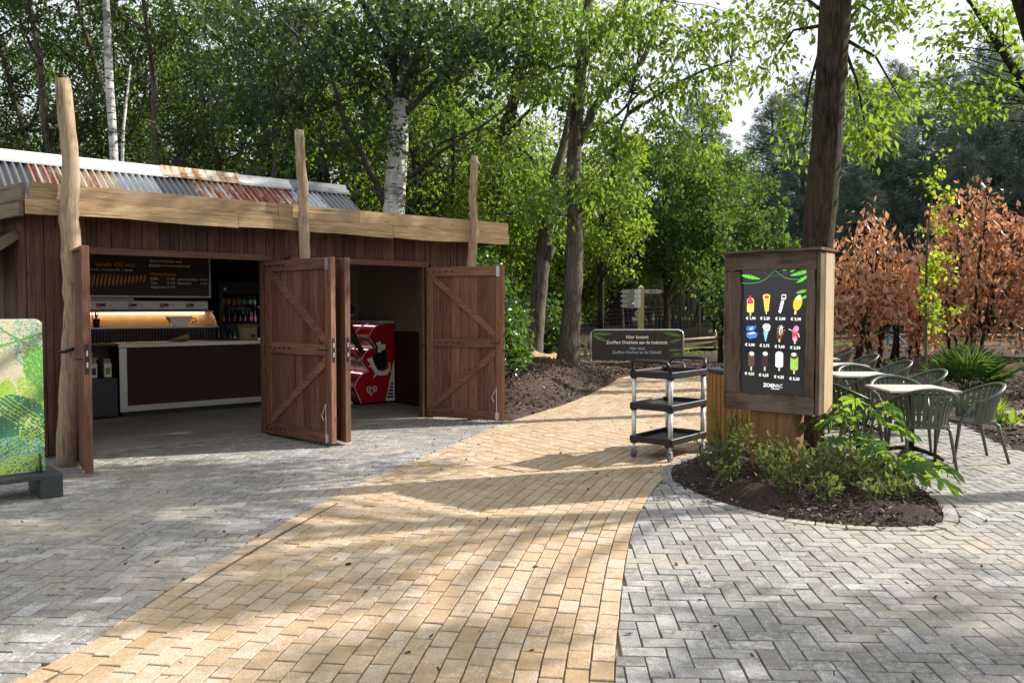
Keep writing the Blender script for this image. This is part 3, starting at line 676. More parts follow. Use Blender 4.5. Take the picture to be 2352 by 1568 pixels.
# ------------------------------------------------------------------ inside the kiosk
M_MENU = plain('menu_print', (.035, .020, .016), .4)
M_CREAM = plain('cream_print', (.85, .80, .68), .6, 0, .03)
M_ORANGE = plain('orange_print', (.85, .38, .05), .6, 0, .1)
M_LAMP = glow('warm_lamp', (1, .60, .26), 4.5)
M_LED = glow('cold_led', (.8, .9, 1), 10.0)
M_WARMP = plain('warm_back_panel', (.55, .42, .28), .5)
M_GLASS = glass('clear_glass')
M_CARD = plain('cardboard', (.42, .28, .15), .85)
c = at_kiosk('serving_counter', -1.04, 2.80); tag(c, 'long serving counter with steel border and dark brown front panel', 'counter')
MB().box(.0, 2.93, .03, .7, .08, 1.02).build('front_panel', M_BRPAN, c)
MB().box(-.02, 2.95, -.02, .72, 1.022, 1.095, ch=.008).build('worktop', M_STEEL, c)
MB().box(0, .10, 0, .03, .09, 1.02).build('steel_border', M_STEEL, c); MB().box(.101, 2.93, 0, .028, .09, .175).build('steel_border', M_STEEL, c)
MB().box(.05, 2.9, .1, .65, 0.006, .08).build('plinth', M_BLACK, c)
c = at_kiosk('side_cabinet', -2.40, 2.82); tag(c, 'low black cabinet with open shelf beside the serving counter', 'cabinet')
MB().box(0, 1.335, 0, .6, .04, .60, ch=.005).build('cupboard', plain('anthracite', (.02, .023, .03), .4), c)
MB().box(0, 1.335, .45, .6, .602, 1.05).build('back_panel', M_BLACK, c); MB().box(0, 1.335, 0, .6, 1.052, 1.09, ch=.004).build('top', M_BLACK, c)
for k, (x, lab, cc) in enumerate(((-1.36, 'small white juice carton with a dark print on the cabinet shelf', (.03, .03, .035)), (-1.17, 'small white juice carton with a green leaf print on the cabinet shelf', (.16, .33, .06)))):
    e = at_kiosk('juice_carton', x, 2.95, .602); tag(e, lab, 'carton', 'cartons on the cabinet shelf')
    MB().box(-.05, .05, -.04, .04, 0, .20, ch=.004).build('carton_body', M_WHITE, e); MB().prism([(-.05, .20), (.05, .20), (.045, .27), (-.045, .27)], -.006, .006, 'y').build('gable', M_CARD, e)
    MB().box(-.032, .032, -.042, -.0405, .04, .14).build('print', plain('print%d' % k, cc, .5), e)
e = at_kiosk('cutlery_pot', -1.40, 3.12, .602); tag(e, 'pot of wooden forks at the back of the cabinet shelf', 'pot')
MB().lathe([(.05, 0), (.06, .22)], 10).build('pot', M_BLACK, e)
for k in range(7): MB().box(-.008, .008, -.003, .003, .1, .36).build('fork', M_CARD, e, (random.uniform(-.03, .03), random.uniform(-.03, .03), 0), (random.uniform(-.25, .25), random.uniform(-.25, .25), random.uniform(0, 3)))
# heated display with curved glass
c = at_kiosk('heated_display', -2.3, 3.62); tag(c, 'long heated food display with curved glass and glowing warm interior', 'food display')
MB().box(0, 3.0, .0, .75, .01, 1.06).build('cabinet', M_STEELD, c)
g = MB().box(0, 2.95, -.02, .0, 1.062, 1.28)
gr = MB()
for k in range(62): gr.box(.02 + k * .047, .036 + k * .047, -.05, -.021, 1.08, 1.25, M=Matrix.Shear('XZ', 4, (0, 0)) if False else None)
g.build('grille_back', M_BLACK, c); gr.build('grille', plain('grille_bars', (.10, .06, .045), .5), c)
MB().box(0, 3.0, -.06, .16, 1.282, 1.312, ch=.006).build('front_shelf', M_STEEL, c)
MB().box(0, 3.0, .44, .47, 1.31, 1.53).build('back_panel', M_WARMP, c)
MB().box(0, 2.95, .05, .43, 1.535, 1.56).build('canopy', M_STEELD, c)
MB().box(.02, 2.9, .36, .40, 1.505, 1.534).build('lamp_strip', M_LAMP, c)
arc = [(-.06 + .50 * (1 - math.cos(a)), 1.06 + .50 * math.sin(a)) for a in [k * math.pi / 2 / 10 for k in range(11)]]
gm = MB(); V = [(0.05, y, z) for y, z in arc] + [(2.97, y, z) for y, z in arc]; gm.add(V, [(i, i + 1, 12 + i, 11 + i) for i in range(10)]); 
MB().tube([(2.98, y - .02, z + .01) for y, z in arc], .016, 8).build('glass_rim', M_STEEL, c, smooth=True)
en = MB().prism([(y, z) for y, z in arc] + [(.44, 1.06)], 2.985, 2.992, 'x'); en.build('end_glass', M_GLASS, c)
e = at_kiosk('fry_scoop', .05, 3.55, 1.313); tag(e, 'steel fry scoop standing on the heated display', 'scoop')
MB().prism([(-.10, 0), (.10, 0), (.19, .16), (-.19, .16)], -.06, .10, 'y').build('pan', M_STEEL, e); MB().tube([(.17, 0, .12), (.25, 0, .13), (.27, 0, .08), (.2, 0, .06)], .009, 6).build('handle', M_BLACKM, e)
e = at_kiosk('fork_tub', -1.16, 3.58, 1.313); tag(e, 'dark tub of wooden forks on the heated display', 'tub')
MB().lathe([(.045, 0), (.055, .13)], 10).build('tub', M_BLACK, e)
for k in range(5): MB().box(-.008, .008, -.003, .003, .05, .23).build('fork', M_CARD, e, (random.uniform(-.02, .02), random.uniform(-.02, .02), 0), (random.uniform(-.2, .2), random.uniform(-.2, .2), 0))
# extractor front with controllers
c = at_kiosk('extractor_hood', -2.3, 3.86); tag(c, 'steel extractor front with a row of red and white controllers', 'extractor')
MB().box(0, 2.92, 0, .8, 1.575, 1.72, ch=.004).build('housing', M_STEEL, c); MB().box(0, 1.75, -.04, 0, 1.722, 1.765, ch=.01).build('rail', M_WHITE, c)
M_RED = plain('red_plastic', (.42, .02, .02), .35)
for x in (.86, 1.28, 1.74, 2.22, 2.63):
    k = MB().prism(ell(x, 1.648, .075, .042, 18), -.006, 0, 'y').build('controller', M_WHITE, c); MB().box(x - .03, x + .05, -.0085, -.0062, 1.635, 1.672).build('display', M_BLACK, k)
    MB().flat([(x - .075, 1.66), (x - .06, 1.62), (x - .02, 1.612), (x - .045, 1.64), (x - .04, 1.68), (x - .06, 1.682)], -.0072).build('trim', M_RED, k)
    MB().tube([(x + .13, -.008, 1.648), (x + .13, .0, 1.648)], .01, 8).build('knob', M_BLACK, c)
# menu board
c = at_kiosk('menu_board', -2.3, 3.84); tag(c, 'dark brown menu board with spiral potato picture and drink prices', 'menu board')
MB().box(0, 2.93, 0, .03, 1.80, 2.44).build('panel', M_MENU, c)
f = MB().box(-.02, 2.96, -.012, .02, 1.775, 1.80); f.box(2.93, 2.96, -.012, .02, 1.8, 2.44); f.build('frame', M_STEEL, c)
def mt(s, x, z, h, m, al='LEFT'): text(s, h * 1.12, m, c, (x, -.003, z), align=al, bold=.0012, sx=.93)
mt('Spirello XXL stick', 1.20, 2.28, .075, M_ORANGE); mt('€ 5,00', 1.98, 2.28, .06, M_CREAM); mt('Gezouten  |  Groenten XXL  |  Paprika', 1.08, 2.20, .04, M_CREAM)
for k in range(17):
    x = 1.0 + k * .057; h = .085 - .0 + .02 * math.sin(k * .35); z = 2.03 + .0016 * k * k * .1
    s_ = MB().flat(ell(x, z, .017, h * 1.05, 12, rot=-.18), -.002 - k * .00002); s_.build('potato_slice', M_ORANGE, c)
mt('Diverse frisdranken vanaf', 1.62 + .62, 2.385, .05, M_CREAM) if False else None
X0 = 2.02 - .0
mt('Diverse frisdranken vanaf', 1.72 + .0 + .28, 2.36, .046, M_CREAM); mt('Diverse alcoholische dranken vanaf', 2.00, 2.29, .042, M_CREAM)
mt('Warme dranken', 2.00, 2.15, .058, M_ORANGE)
for i, (s_, pr) in enumerate((('Koffie', '€ 3,00'), ('Thee', '€ 3,00'), ('Cappuccino', '€ 3,50'))): mt(s_, 2.0, 2.075 - i * .066, .05, M_CREAM); mt(pr, 2.26, 2.075 - i * .066, .045, M_CREAM)
for i, (s_, pr) in enumerate((('Latte macchiato', '€ 4,00'), ('Chocomel', '€ 4,00'))): mt(s_, 2.42, 2.075 - i * .066, .05, M_CREAM); mt(pr, 2.79, 2.075 - i * .066, .042, M_CREAM)
# drinks fridge and its bottles
c = at_kiosk('drinks_fridge', .86, 4.0); tag(c, 'tall black drinks fridge with glass door and bright light strip', 'fridge')
b = MB().box(0, .05, 0, .6, .05, 2.05); b.box(.80, .85, 0, .6, .05, 2.05); b.box(.05, .80, .56, .6, .05, 2.05); b.box(.05, .8, 0, .56, 1.86, 2.05); b.box(.05, .8, 0, .56, .05, .2); b.build('housing', M_BLACK, c)
for z in (.60, .98, 1.32, 1.62): MB().box(.052, .798, .06, .55, z, z + .015).build('shelf', M_BLACKM, c)
MB().box(.765, .782, .03, .045, .95, 1.66).build('light_strip', M_LED, c); MB().box(.05, .80, .005, .012, .2, 1.86).build('glass_door', M_GLASS, c)
MB().tube([(.10, -.004, 1.93), (.10, .0, 1.93)], .025, 12).build('badge', M_STEEL, c)
BM = {'green glass': plain('green_bottle', (.03, .14, .05), .12), 'dark cola': plain('cola_bottle', (.035, .012, .01), .12), 'orange': plain('orange_can', (.5, .22, .04), .3)}
LBL = {'green glass': plain('bottle_label_g', (.5, .5, .35), .5), 'dark cola': plain('bottle_label_r', (.45, .05, .05), .5), 'orange': plain('can_label', (.55, .35, .1), .5)}
pro = {}
for k, m in BM.items():
    pr = [(.03, 0), (.031, .14), (.012, .2), (.012, .25)] if k != 'orange' else [(.032, 0), (.032, .145), (.028, .15)]
    pro[k] = (MB().lathe(pr, 9).mesh('bottle', m, True), MB().lathe([(.0318 if k != 'orange' else .0328, .04), (.0322 if k != 'orange' else .0328, .11)], 9).mesh('label', LBL[k]))
for zi, (z, row) in enumerate(((1.635, 'ooooggg'), (1.335, 'ccccccc'), (.995, 'ccggggg'))):
    for i, ch in enumerate(row):
        for dy in (.12, .25):
            k = {'o': 'orange', 'g': 'green glass', 'c': 'dark cola'}[ch]; sz = ('top', 'middle', 'lower')[zi]
            b = put('can' if k == 'orange' else 'bottle', pro[k][0], None, WL(.86 + .11 + i * .093, 4.0 + dy, z), (0, 0, BA))
            tag(b, {'orange': 'orange soft drink can on the top shelf of the drinks fridge', 'green glass': 'green glass bottle on the %s shelf of the drinks fridge' % sz, 'dark cola': 'dark cola bottle on the %s shelf of the drinks fridge' % sz}[k], 'can' if k == 'orange' else 'bottle', {'orange': 'orange cans', 'green glass': 'green bottles ' + sz, 'dark cola': 'cola bottles ' + sz}[k] + ' in the fridge')
            put('label', pro[k][1], b)
e = at_kiosk('cardboard_box', 1.00, 3.12, 1.097, R(-12)); tag(e, 'open cardboard box with raised flaps on the serving counter', 'box')
b = MB().box(-.13, .13, -.09, -.086, 0, .19); b.box(-.13, .13, .086, .09, 0, .19); b.box(-.13, -.126, -.086, .086, 0, .19); b.box(.126, .13, -.086, .086, 0, .19); b.box(-.126, .126, -.086, .086, .001, .005); b.build('carton', M_CARD, e)
MB().box(-.13, .13, 0, .003, 0, .09).build('flap', M_CARD, e, (0, -.09, .19), (R(62), 0, 0)); MB().box(-.13, .13, 0, .003, 0, .09).build('flap', M_CARD, e, (0, .09, .19), (R(-50), 0, 0))
MB().box(0, .003, -.086, .086, 0, .11).build('flap', M_CARD, e, (.13, 0, .19), (0, R(65), 0)); MB().box(0, .003, -.086, .086, 0, .11).build('flap', M_CARD, e, (-.13, 0, .19), (0, R(-60), 0))
MB().box(.03, .10, -.0925, -.0905, .03, .08).build('print', M_BLACK, e)
e = at_kiosk('paper_cone', -.25, 3.1, 1.1, R(10)); tag(e, 'brown paper cone lying on the serving counter', 'paper cone')
V = [(0, 0, .012)] + [(.3, .05 * math.cos(a), .055 + .05 * math.sin(a)) for a in [k * 2 * math.pi / 9 for k in range(9)]]; MB().add(V, [(0, 1 + k, 1 + (k + 1) % 9) for k in range(9)]).build('cone', M_CARD, e)
# ice cream freezer, side panel towards the door
fz = at_kiosk('ice_cream_freezer', 3.02, 1.86); tag(fz, 'red tiered ice cream freezer with white heart emblem and lit glass lids', 'freezer')
M_FRED = plain('freezer_red', (.42, .012, .016), .3, 0, .06)
def bez(p0, p1, p2, n=8): return [((1 - t) ** 2 * p0[0] + 2 * t * (1 - t) * p1[0] + t * t * p2[0], (1 - t) ** 2 * p0[1] + 2 * t * (1 - t) * p1[1] + t * t * p2[1]) for t in [i / n for i in range(n + 1)]]
prof = [(-.0, .05), (-.64, .05), (-.76, .31)] + bez((-.745, .36), (-.66, .55), (-.50, .56))[0:] + [(-.63, .73)] + bez((-.615, .78), (-.55, .94), (-.36, .955)) + [(-.49, 1.12)] + bez((-.475, 1.17), (-.38, 1.34), (-.20, 1.345)) + [(0, 1.35)]
body = [(0, .05), (-.63, .05), (-.74, .29), (-.74, .33), (-.48, .36), (-.48, .55), (-.61, .71), (-.61, .745), (-.36, .77), (-.36, .94), (-.475, 1.1), (-.475, 1.13), (-.2, 1.16), (-.2, 1.33), (0, 1.33)]
MB().prism(body, .03, .99, 'y').build('cabinet', M_FRED, fz)
for y0 in (0, .99):
    MB().prism(prof, y0, y0 + .03, 'y').build('side_panel', M_FRED, fz)
ed = MB().tube([(x, -.001, z) for x, z in prof[1:-1]], .008, 5); ed.build('edge_trim', M_WHITE, fz)
MB().box(-.30, .0, .0, 1.02, 1.352, 1.39, ch=.01).build('lid_top', M_WHITE, fz)
for (xa, za, xm, zm, xb, zb, ex) in ((-.74, .335, -.655, .53, -.50, .545, 0), (-.61, .75, -.545, .92, -.36, .935, 0), (-.475, 1.135, -.375, 1.32, -.21, 1.325, 0)):
    pr = bez((xa, za), (xm, zm), (xb, zb)); V = [(x, .032, z) for x, z in pr] + [(x, .988, z) for x, z in pr]; n = len(pr)
    MB().add(V, [(i, i + 1, n + i + 1, n + i) for i in range(n - 1)]).build('glass_lid', M_GLASS, fz)
    MB().box(xb - .03, xb - .018, .06, .96, zb - .03, zb - .022).build('led_strip', glow('freezer_led', (.85, .95, 1), 2.5) if 'freezer_led' not in MATS else MATS['freezer_led'], fz)
    MB().box(xa - .008, xa + .012, .0302, .9898, za - .03, za + .004, ch=.003).build('lip', M_WHITE, fz)
    MB().tube([(x - .004, .5, z + .004) for x, z in pr], .012, 6).build('lid_bar', M_WHITE, fz)
def heart(cx, cz, s):
    o = []
    for k in range(40):
        t = k * 2 * math.pi / 40; o.append((cx + s * .0625 * 16 * math.sin(t) ** 3, cz + s * .0625 * (13 * math.cos(t) - 5 * math.cos(2 * t) - 2 * math.cos(3 * t) - math.cos(4 * t))))
    return o
def heart_logo(cx, cz, s, plane, par, gap=True):
    mb = MB()
    for s1, s2, cut in ((s, s * .80, (.30, .46)), (s * .58, s * .38, (.52, .60))):
        a, b = heart(cx, cz, s1), heart(cx, cz + s * .01, s2)
        for k in range(40):
            f = k / 40
            if cut[0] < f < cut[1]: continue
            q = [a[k], a[(k + 1) % 40], b[(k + 1) % 40], b[k]]
            mb.add([plane(*p) for p in q], [(0, 1, 2, 3)])
    mb.build('heart_emblem', M_WHITE, par)
heart_logo(-.44, .245, .10, lambda a, b: (a, -.0022, b), fz)
for (zc, xs) in ((.20, (-.67,)),):
    pass
for (x0, z0, x1, z1) in ((-.63, .05, -.74, .29), (-.48, .55, -.61, .71), (-.36, .94, -.475, 1.1)):
    def pl(a, b, x0=x0, z0=z0, x1=x1, z1=z1):
        t = (b + .11) / .22; return (x0 + (x1 - x0) * t - .004, .42 + a, z0 + (z1 - z0) * t + .0)
    for off in (-.0, .35): heart_logo(0 + off * -1 + .1, 0, .075, pl, fz)
MB().flat([(-.30, 1.0), (-.40, .92), (-.47, 1.04), (-.24, 1.08), (-.18, .95), (-.14, .7), (-.20, .58), (-.30, .56), (-.38, .66), (-.42, .78), (-.33, .93)][::-1], -.0022).build('dark_print', M_BLACK, fz)
sp = [(-.43, .80), (-.40, .70), (-.33, .58), (-.22, .55), (-.12, .60), (-.11, .72), (-.09, .70), (-.08, .56), (-.15, .49), (-.27, .48), (-.34, .50), (-.42, .44), (-.37, .52), (-.45, .63), (-.52, .64), (-.45, .67), (-.53, .76)]
MB().flat(sp[::-1], -.0032).build('milk_splash', M_CREAM, fz)
MB().flat([(-.36, 1.03), (-.27, 1.06), (-.26, 1.01), (-.17, 1.0), (-.18, .92), (-.25, .90), (-.27, .86), (-.33, .88), (-.31, .96)][::-1], -.0032).build('cream_print', M_CREAM, fz)
MB().flat([(0, .05), (-.18, .05), (-.02, .72), (0, .72)][::-1], -.0022).build('white_print', M_WHITE, fz)
for k in range(5): MB().box(-.15 + k * .018, -.03, -.006, -.0035, .10 + k * .055, .13 + k * .055).build('vent_slot', M_BLACK, fz)
# ------------------------------------------------------------------ mosaic picture board
mo = empty('mosaic_board', (-3.82, 6.80, 0), R(42)); tag(mo, 'jungle mosaic picture panel standing on a black steel base', 'picture board')
M_BASE = plain('speckled_black', (.035, .04, .042), .55, 0, .6, 120)
b = MB().box(-1.5, 0, 0, .46, .165, .205, ch=.004); b.box(-.17, -.001, .001, .459, 0, .165); b.box(-1.5, -1.33, .001, .459, 0, .165); b.build('base', M_BASE, mo)
pan = MB().prism([(-1.42, .21), (-.09, .21), (-.09, 1.46), (-.105, 1.495), (-.14, 1.51), (-1.42, 1.51)], .2, .225, 'y').build('panel', plain('panel_board', (.55, .54, .48), .5), mo)
MB().prism([(.19, .206), (.24, .206), (.215, .33)], -.16, -.15, 'x').build('bracket', M_BLACKM, mo); MB().prism([(.10, .206), (.195, .206), (.195, .36)], -.135, -.125, 'x').build('bracket', M_BLACKM, mo)
NX, NZ = 128, 128; r = np.random.default_rng(11)
U_, Vv = np.meshgrid((np.arange(NX) + .5) / NX, (np.arange(NZ) + .5) / NZ); U_, Vv = U_.ravel(), Vv.ravel()      # U_ 1 = right edge, Vv 0 = bottom
cream, teal, grn, dgr, lime, yel = [np.array(c) for c in ((.62, .56, .36), (.10, .38, .33), (.10, .36, .06), (.012, .17, .07), (.34, .55, .05), (.62, .66, .10))]
rr = r.uniform(0, 1, len(U_)); C_ = np.tile(cream, (len(U_), 1)); C_ *= (.85 + .3 * r.uniform(0, 1, len(U_)))[:, None]
def setc(mask, col, p=1.0): k = mask & (r.uniform(0, 1, len(U_)) < p); C_[k] = col * (.8 + .4 * r.uniform(0, 1, k.sum()))[:, None]
setc(Vv > .78, teal, .14); setc((Vv > .70) & (U_ > .84), teal, .3)
setc(np.abs(Vv - (.80 + .35 * (U_ - .8)) - .04) < .008, grn); setc(np.abs(Vv - (.92 - .75 * (U_ - .80))) < .008, grn)
e = lambda cx, cz, a, b, t: (((U_ - cx) * math.cos(t) + (Vv - cz) * math.sin(t)) / a) ** 2 + (((Vv - cz) * math.cos(t) - (U_ - cx) * math.sin(t)) / b) ** 2 < 1
setc(e(1.0, .62, .10, .22, .25), grn); setc(e(1.0, .62, .10, .22, .25), lime, .18); setc(e(.80, .52, .05, .09, .1), lime); setc(e(.92, .52, .05, .12, .5), lime, .8)
setc(Vv < .45 + .07 * np.sin(U_ * 14), grn); setc((Vv < .45 + .07 * np.sin(U_ * 14)) & (np.sin(U_ * 60 + Vv * 40) > .3), lime, .5); setc(Vv < .30, dgr, .8)
setc(e(.88, .40, .16, .09, -.55), dgr); setc(e(.88, .40, .16, .09, -.55), lime, .10); setc(e(.76, .30, .13, .07, .2), dgr, .9); setc(e(.93, .26, .09, .13, .4), dgr, .7); setc(e(.93, .26, .09, .13, .4), yel, .25)
setc(np.abs(Vv - .37 + .8 * (U_ - .86)) < .006, cream, .8); setc(e(.80, .14, .2, .10, .1), teal, .75); setc(e(.80, .14, .2, .10, .1), yel, .12); setc(e(.88, .06, .2, .06, .1), lime, .55); setc(e(.70, .05, .1, .06, -.3), lime, .8)
setc(e(.66, .17, .09, .05, .1), np.array((.30, .13, .06))); setc(e(.68, .43, .09, .045, -.5), np.array((.34, .38, .42))); setc(e(.72, .41, .02, .025, 0), np.array((.03, .03, .04)))
for k_ in range(7): setc((np.abs((Vv - .33) - (k_ * .03) + .9 * (U_ - .80)) < .0045) & e(.88, .40, .16, .09, -.55), lime)
for k_ in range(6): setc((np.abs((Vv - .10) - k_ * .028 - .5 * (U_ - .85)) < .005) & (Vv < .28), lime, .8)
cw, chh = 1.33 / NX, 1.29 / NZ; x0 = -1.42 + U_ * 1.33; z0 = .215 + Vv * 1.29; keep = ~((x0 > -.125) & (z0 > 1.48)); x0, z0, CC = x0[keep], z0[keep], C_[keep]
q = np.array([(-1, -1), (1, -1), (1, 1), (-1, 1)]) * .43
V = np.stack([x0[:, None] + q[:, 0] * cw, np.full((len(x0), 4), .1975), z0[:, None] + q[:, 1] * chh], -1).reshape(-1, 3)
t = NT('mosaic_tile').set(.35, 0, .4); a = t.N('Attribute'); a.attribute_name = 'tile'; t.base(a.outputs['Color'])
me = np_mesh('mosaic_tiles', V, np.arange(len(V)).reshape(-1, 4), t.m); at = me.attributes.new('tile', 'FLOAT_COLOR', 'FACE'); at.data.foreach_set('color', np.column_stack([CC, np.ones(len(CC))]).astype(np.float32).ravel())
o = put('mosaic_tiles', me, mo); o['kind'] = 'stuff'

# ------------------------------------------------------------------ service trolley
tr_ = empty('service_trolley', (1.714, 8.76, 0), R(50)); tag(tr_, 'three-tier black service trolley with aluminium legs on the yellow path', 'trolley')
M_ALU = plain('aluminium', (.70, .71, .72), .45, .25, .05, 20); M_TRAY = plain('black_tray', (.016, .016, .017), .38); M_TYRE = plain('grey_tyre', (.10, .11, .12), .6)
TL, TW = .40, .255
for z in (.17, .525, .865):
    t = MB().box(-TL + .02, TL - .02, -TW + .02, TW - .02, z + .01, z + .025)
    for (a, b, c_, d) in ((-TL, TL, -TW, -TW + .022), (-TL, TL, TW - .022, TW), (-TL, -TL + .022, -TW + .022, TW - .022), (TL - .022, TL, -TW + .022, TW - .022)): t.box(a, b, c_, d, z, z + .07, ch=.008)
    for sx in (-1, 1):
        for sy in (-1, 1): t.tube([(sx * (TL - .035), sy * (TW - .035), z - .012), (sx * (TL - .035), sy * (TW - .035), z + .066)], .036, 10)
    t.build('tray', M_TRAY, tr_)
for sx in (-1, 1):
    for sy in (-1, 1):
        x, y = sx * (TL - .035), sy * (TW - .035)
        for (z0_, z1_) in ((.236, .513), (.591, .853)): MB().tube([(x, y, z0_), (x, y, z1_)], .024, 12).build('leg', M_ALU, tr_, smooth=True)
        k = MB().tube([(x, y, .10), (x, y, .158)], .014, 8); k.box(x - .02, x + .02, y - .021, y - .015, .04, .105); k.box(x - .02, x + .02, y + .015, y + .021, .04, .105); k.box(x - .02, x + .02, y - .02, y + .02, .1, .108)
        k = k.build('caster', M_GALV, tr_); MB().tube([(x, y - .013, .048), (x, y + .013, .048)], .047, 16).build('wheel', M_TYRE, k)
for s_ in (-1, 1):
    x = s_ * TL; MB().tube([(x - s_ * .03, -TW + .03, .93), (x + s_ * .0, -TW + .03, .985), (x + s_ * .03, -TW + .05, 1.035), (x + s_ * .035, -TW + .11, 1.045), (x + s_ * .035, TW - .11, 1.045), (x + s_ * .03, TW - .05, 1.035), (x, TW - .03, .985), (x - s_ * .03, TW - .03, .93)], .021, 10).build('handle', M_TRAY, tr_, smooth=True)

# ------------------------------------------------------------------ slatted litter bin
lb = empty('litter_bin', (2.60, 9.40, 0)); tag(lb, 'round litter bin clad in yellow-brown slats behind the ice cream screen', 'litter bin')
M_SLAT = wood('bin_slat', (.27, .135, .035), (.44, .24, .075), 'z', .5, .6, False, vary=.15)
MB().lathe([(.285, .03), (.285, .85)], 28).build('liner', M_BLACKM, lb)
sm_ = MB().box(-.027, .027, -.012, .012, .045, .845, ch=.004).mesh('slat', M_SLAT)
for k in range(31): a = k * 2 * math.pi / 31; put('slat', sm_, lb, (.30 * math.cos(a), .30 * math.sin(a), 0), (0, 0, a - math.pi / 2))
l = MB().lathe([(.315, .847), (.32, .86), (.32, .885), (.30, .90), (.2, .905)], 28).build('lid', plain('bin_lid', (.03, .035, .04), .35), lb, smooth=False)
MB().box(-.14, .14, -.09, .09, .906, .925, ch=.006).build('ash_tray', M_BLACKM, l)

# ------------------------------------------------------------------ totem with a screen of ice creams
to = empty('menu_totem', (2.43, 7.583, 0), R(-40)); tag(to, 'rough timber totem holding a lit screen of ice creams and prices', 'menu screen')
M_RUF = wood('rough_dark_oak', (.040, .024, .014), (.17, .112, .072), 'z', .7, .85, vary=.22, bump=.9, weather=(.17, .145, .12)); M_RUFX = wood('rough_dark_oak_x', (.042, .026, .016), (.165, .112, .074), 'x', .7, .85, vary=.2, bump=.9, weather=(.17, .145, .12))
M_OAKP = wood('pale_oak', (.34, .23, .115), (.52, .38, .22), 'z', .5, .75, vary=.1, weather=(.36, .29, .20)); M_RUSTW = wood('rust_brown_post', (.15, .068, .026), (.34, .18, .08), 'z', .4, .75, False, vary=.1)
MB().box(-.425, .38, .06, .32, .66, 2.10).build('core', M_DARKW, to)
def vboard(x0, x1, z0, z1, y0, y1, wl, wr, mat, n=14):
    L_ = [(x0 + (random.uniform(-1, 1) * wl), z0 + (z1 - z0) * i / n) for i in range(n + 1)]; R_ = [(x1 + (random.uniform(-1, 1) * wr), z0 + (z1 - z0) * i / n) for i in range(n, -1, -1)]
    return MB().prism(L_[::-1] + R_[::-1] if False else [*[(a, b) for a, b in L_]][::-1] + R_[::-1], y0, y1, 'y')
vboard(-.44, -.30, .79, 1.955, .0, .06, .004, .010, M_RUF).build('frame_board', M_RUF, to)
vboard(.335, .415, .765, 1.965, .0, .06, .008, .004, M_RUF).build('frame_board', M_RUF, to)
def hboard(x0, x1, z0, z1, y0, y1, wb, wt, n=16):
    B_ = [(x0 + (x1 - x0) * i / n, z0 + random.uniform(-1, 1) * wb) for i in range(n + 1)]; T_ = [(x0 + (x1 - x0) * i / n, z1 + random.uniform(-1, 1) * wt) for i in range(n, -1, -1)]
    return MB().prism(B_ + T_, y0, y1, 'y')
hboard(-.445, .425, 1.962, 2.125, -.006, .06, .012, .002).build('frame_board', M_RUFX, to)
hboard(-.435, .42, .625, .782, -.004, .06, .002, .010).build('frame_board', M_RUFX, to)
MB().box(.381, .44, .004, .10, .63, 2.12, ch=.008).build('corner_board', M_RUF, to, (.0, .0, 0)) if False else MB().box(.426, .462, .0, .12, .62, 2.12, ch=.008).build('corner_board', M_RUF, to)
MB().box(.428, .468, .122, .36, .63, 2.115, ch=.006).build('side_board', M_OAKP, to)
MB().box(-.468, -.446, .004, .36, .63, 2.11, ch=.006).build('side_board', M_RUF, to); MB().box(-.44, .42, .322, .36, .63, 2.11, ch=.006).build('back_board', M_OAKP, to)
hboard(-.53, .485, 2.127, 2.152, -.05, .39, .002, .006).build('cap_board', M_RUFX, to)
MB().box(-.21, .22, .05, .31, -.05, .66, ch=.006).build('base_post', M_RUSTW, to)
def scr(c, e=.5):
    n = 'screen_%02x%02x%02x_%d' % (*[int(x * 255) for x in c], int(e * 100))
    if n in MATS: return MATS[n]
    t = NT(n).set(.12, 0, .5); t.base(c); t.p.inputs['Emission Color'].default_value = (*c, 1); t.p.inputs['Emission Strength'].default_value = e; return t.m
sc = MB().box(-.302, .340, .035, .055, .775, 1.97).build('screen', scr((.014, .014, .016), .5), to)
def sx_(cx): return -.302 + (cx - 95) / 735 * .642
def sz_(cy, cx=400): return 1.962 - (cy - 70) / 1430 * 1.175
LAY = [0.034]
def shape(pts, c, e=.55):
    LAY[0] -= .00004
    return MB().flat([(sx_(a), sz_(b)) for a, b in pts], LAY[0]).build('picture', scr(c, e), sc)
def oval(cx, cy, rx, ry, c, rot=0, n=18): return shape(ell(cx, cy, rx, ry, n, rot=rot)[::-1], c)
def pic_bar(cx, cy, w, h, col, top=None, stick=True, rot=0):
    if stick: shape([(cx - 10, cy + h * .45), (cx + 10, cy + h * .45), (cx + 9, cy + h * .85), (cx - 9, cy + h * .85)][::-1], (.62, .50, .33))
    P = [(cx - w, cy + h * .5), (cx - w, cy - h * .35)] + [(cx - w * math.cos(a), cy - h * .35 - h * .2 * math.sin(a)) for a in [k * math.pi / 8 for k in range(1, 8)]] + [(cx + w, cy - h * .35), (cx + w, cy + h * .5), (cx + w * .7, cy + h * .58), (cx - w * .7, cy + h * .58)]
    shape([p for p in P][::1], col)
    if top: oval(cx + 4, cy - h * .38, w * .75, h * .15, top, .3)
W_, Y_, RD, OR = (.85, .88, .82), (.85, .72, .08), (.62, .02, .08), (.85, .50, .03)
pic_bar(200, 470, 40, 150, (.78, .74, .12)); shape([(165, 460), (165, 410), (180, 400), (183, 368), (195, 360), (206, 368), (210, 400), (228, 410), (232, 455)], (.60, .03, .14))
shape([(340, 365), (422, 365), (405, 545), (365, 545)][::-1], Y_); oval(381, 368, 42, 22, Y_); oval(383, 380, 28, 18, RD)
for k in range(5): shape([(346 + k * 4, 418 + k * 27), (420 - k * 4, 405 + k * 27), (419 - k * 4, 411 + k * 27), (347 + k * 4, 424 + k * 27)][::-1], (.70, .10, .04))
shape([(373, 545), (388, 545), (386, 578), (375, 578)][::-1], (.75, .62, .3))
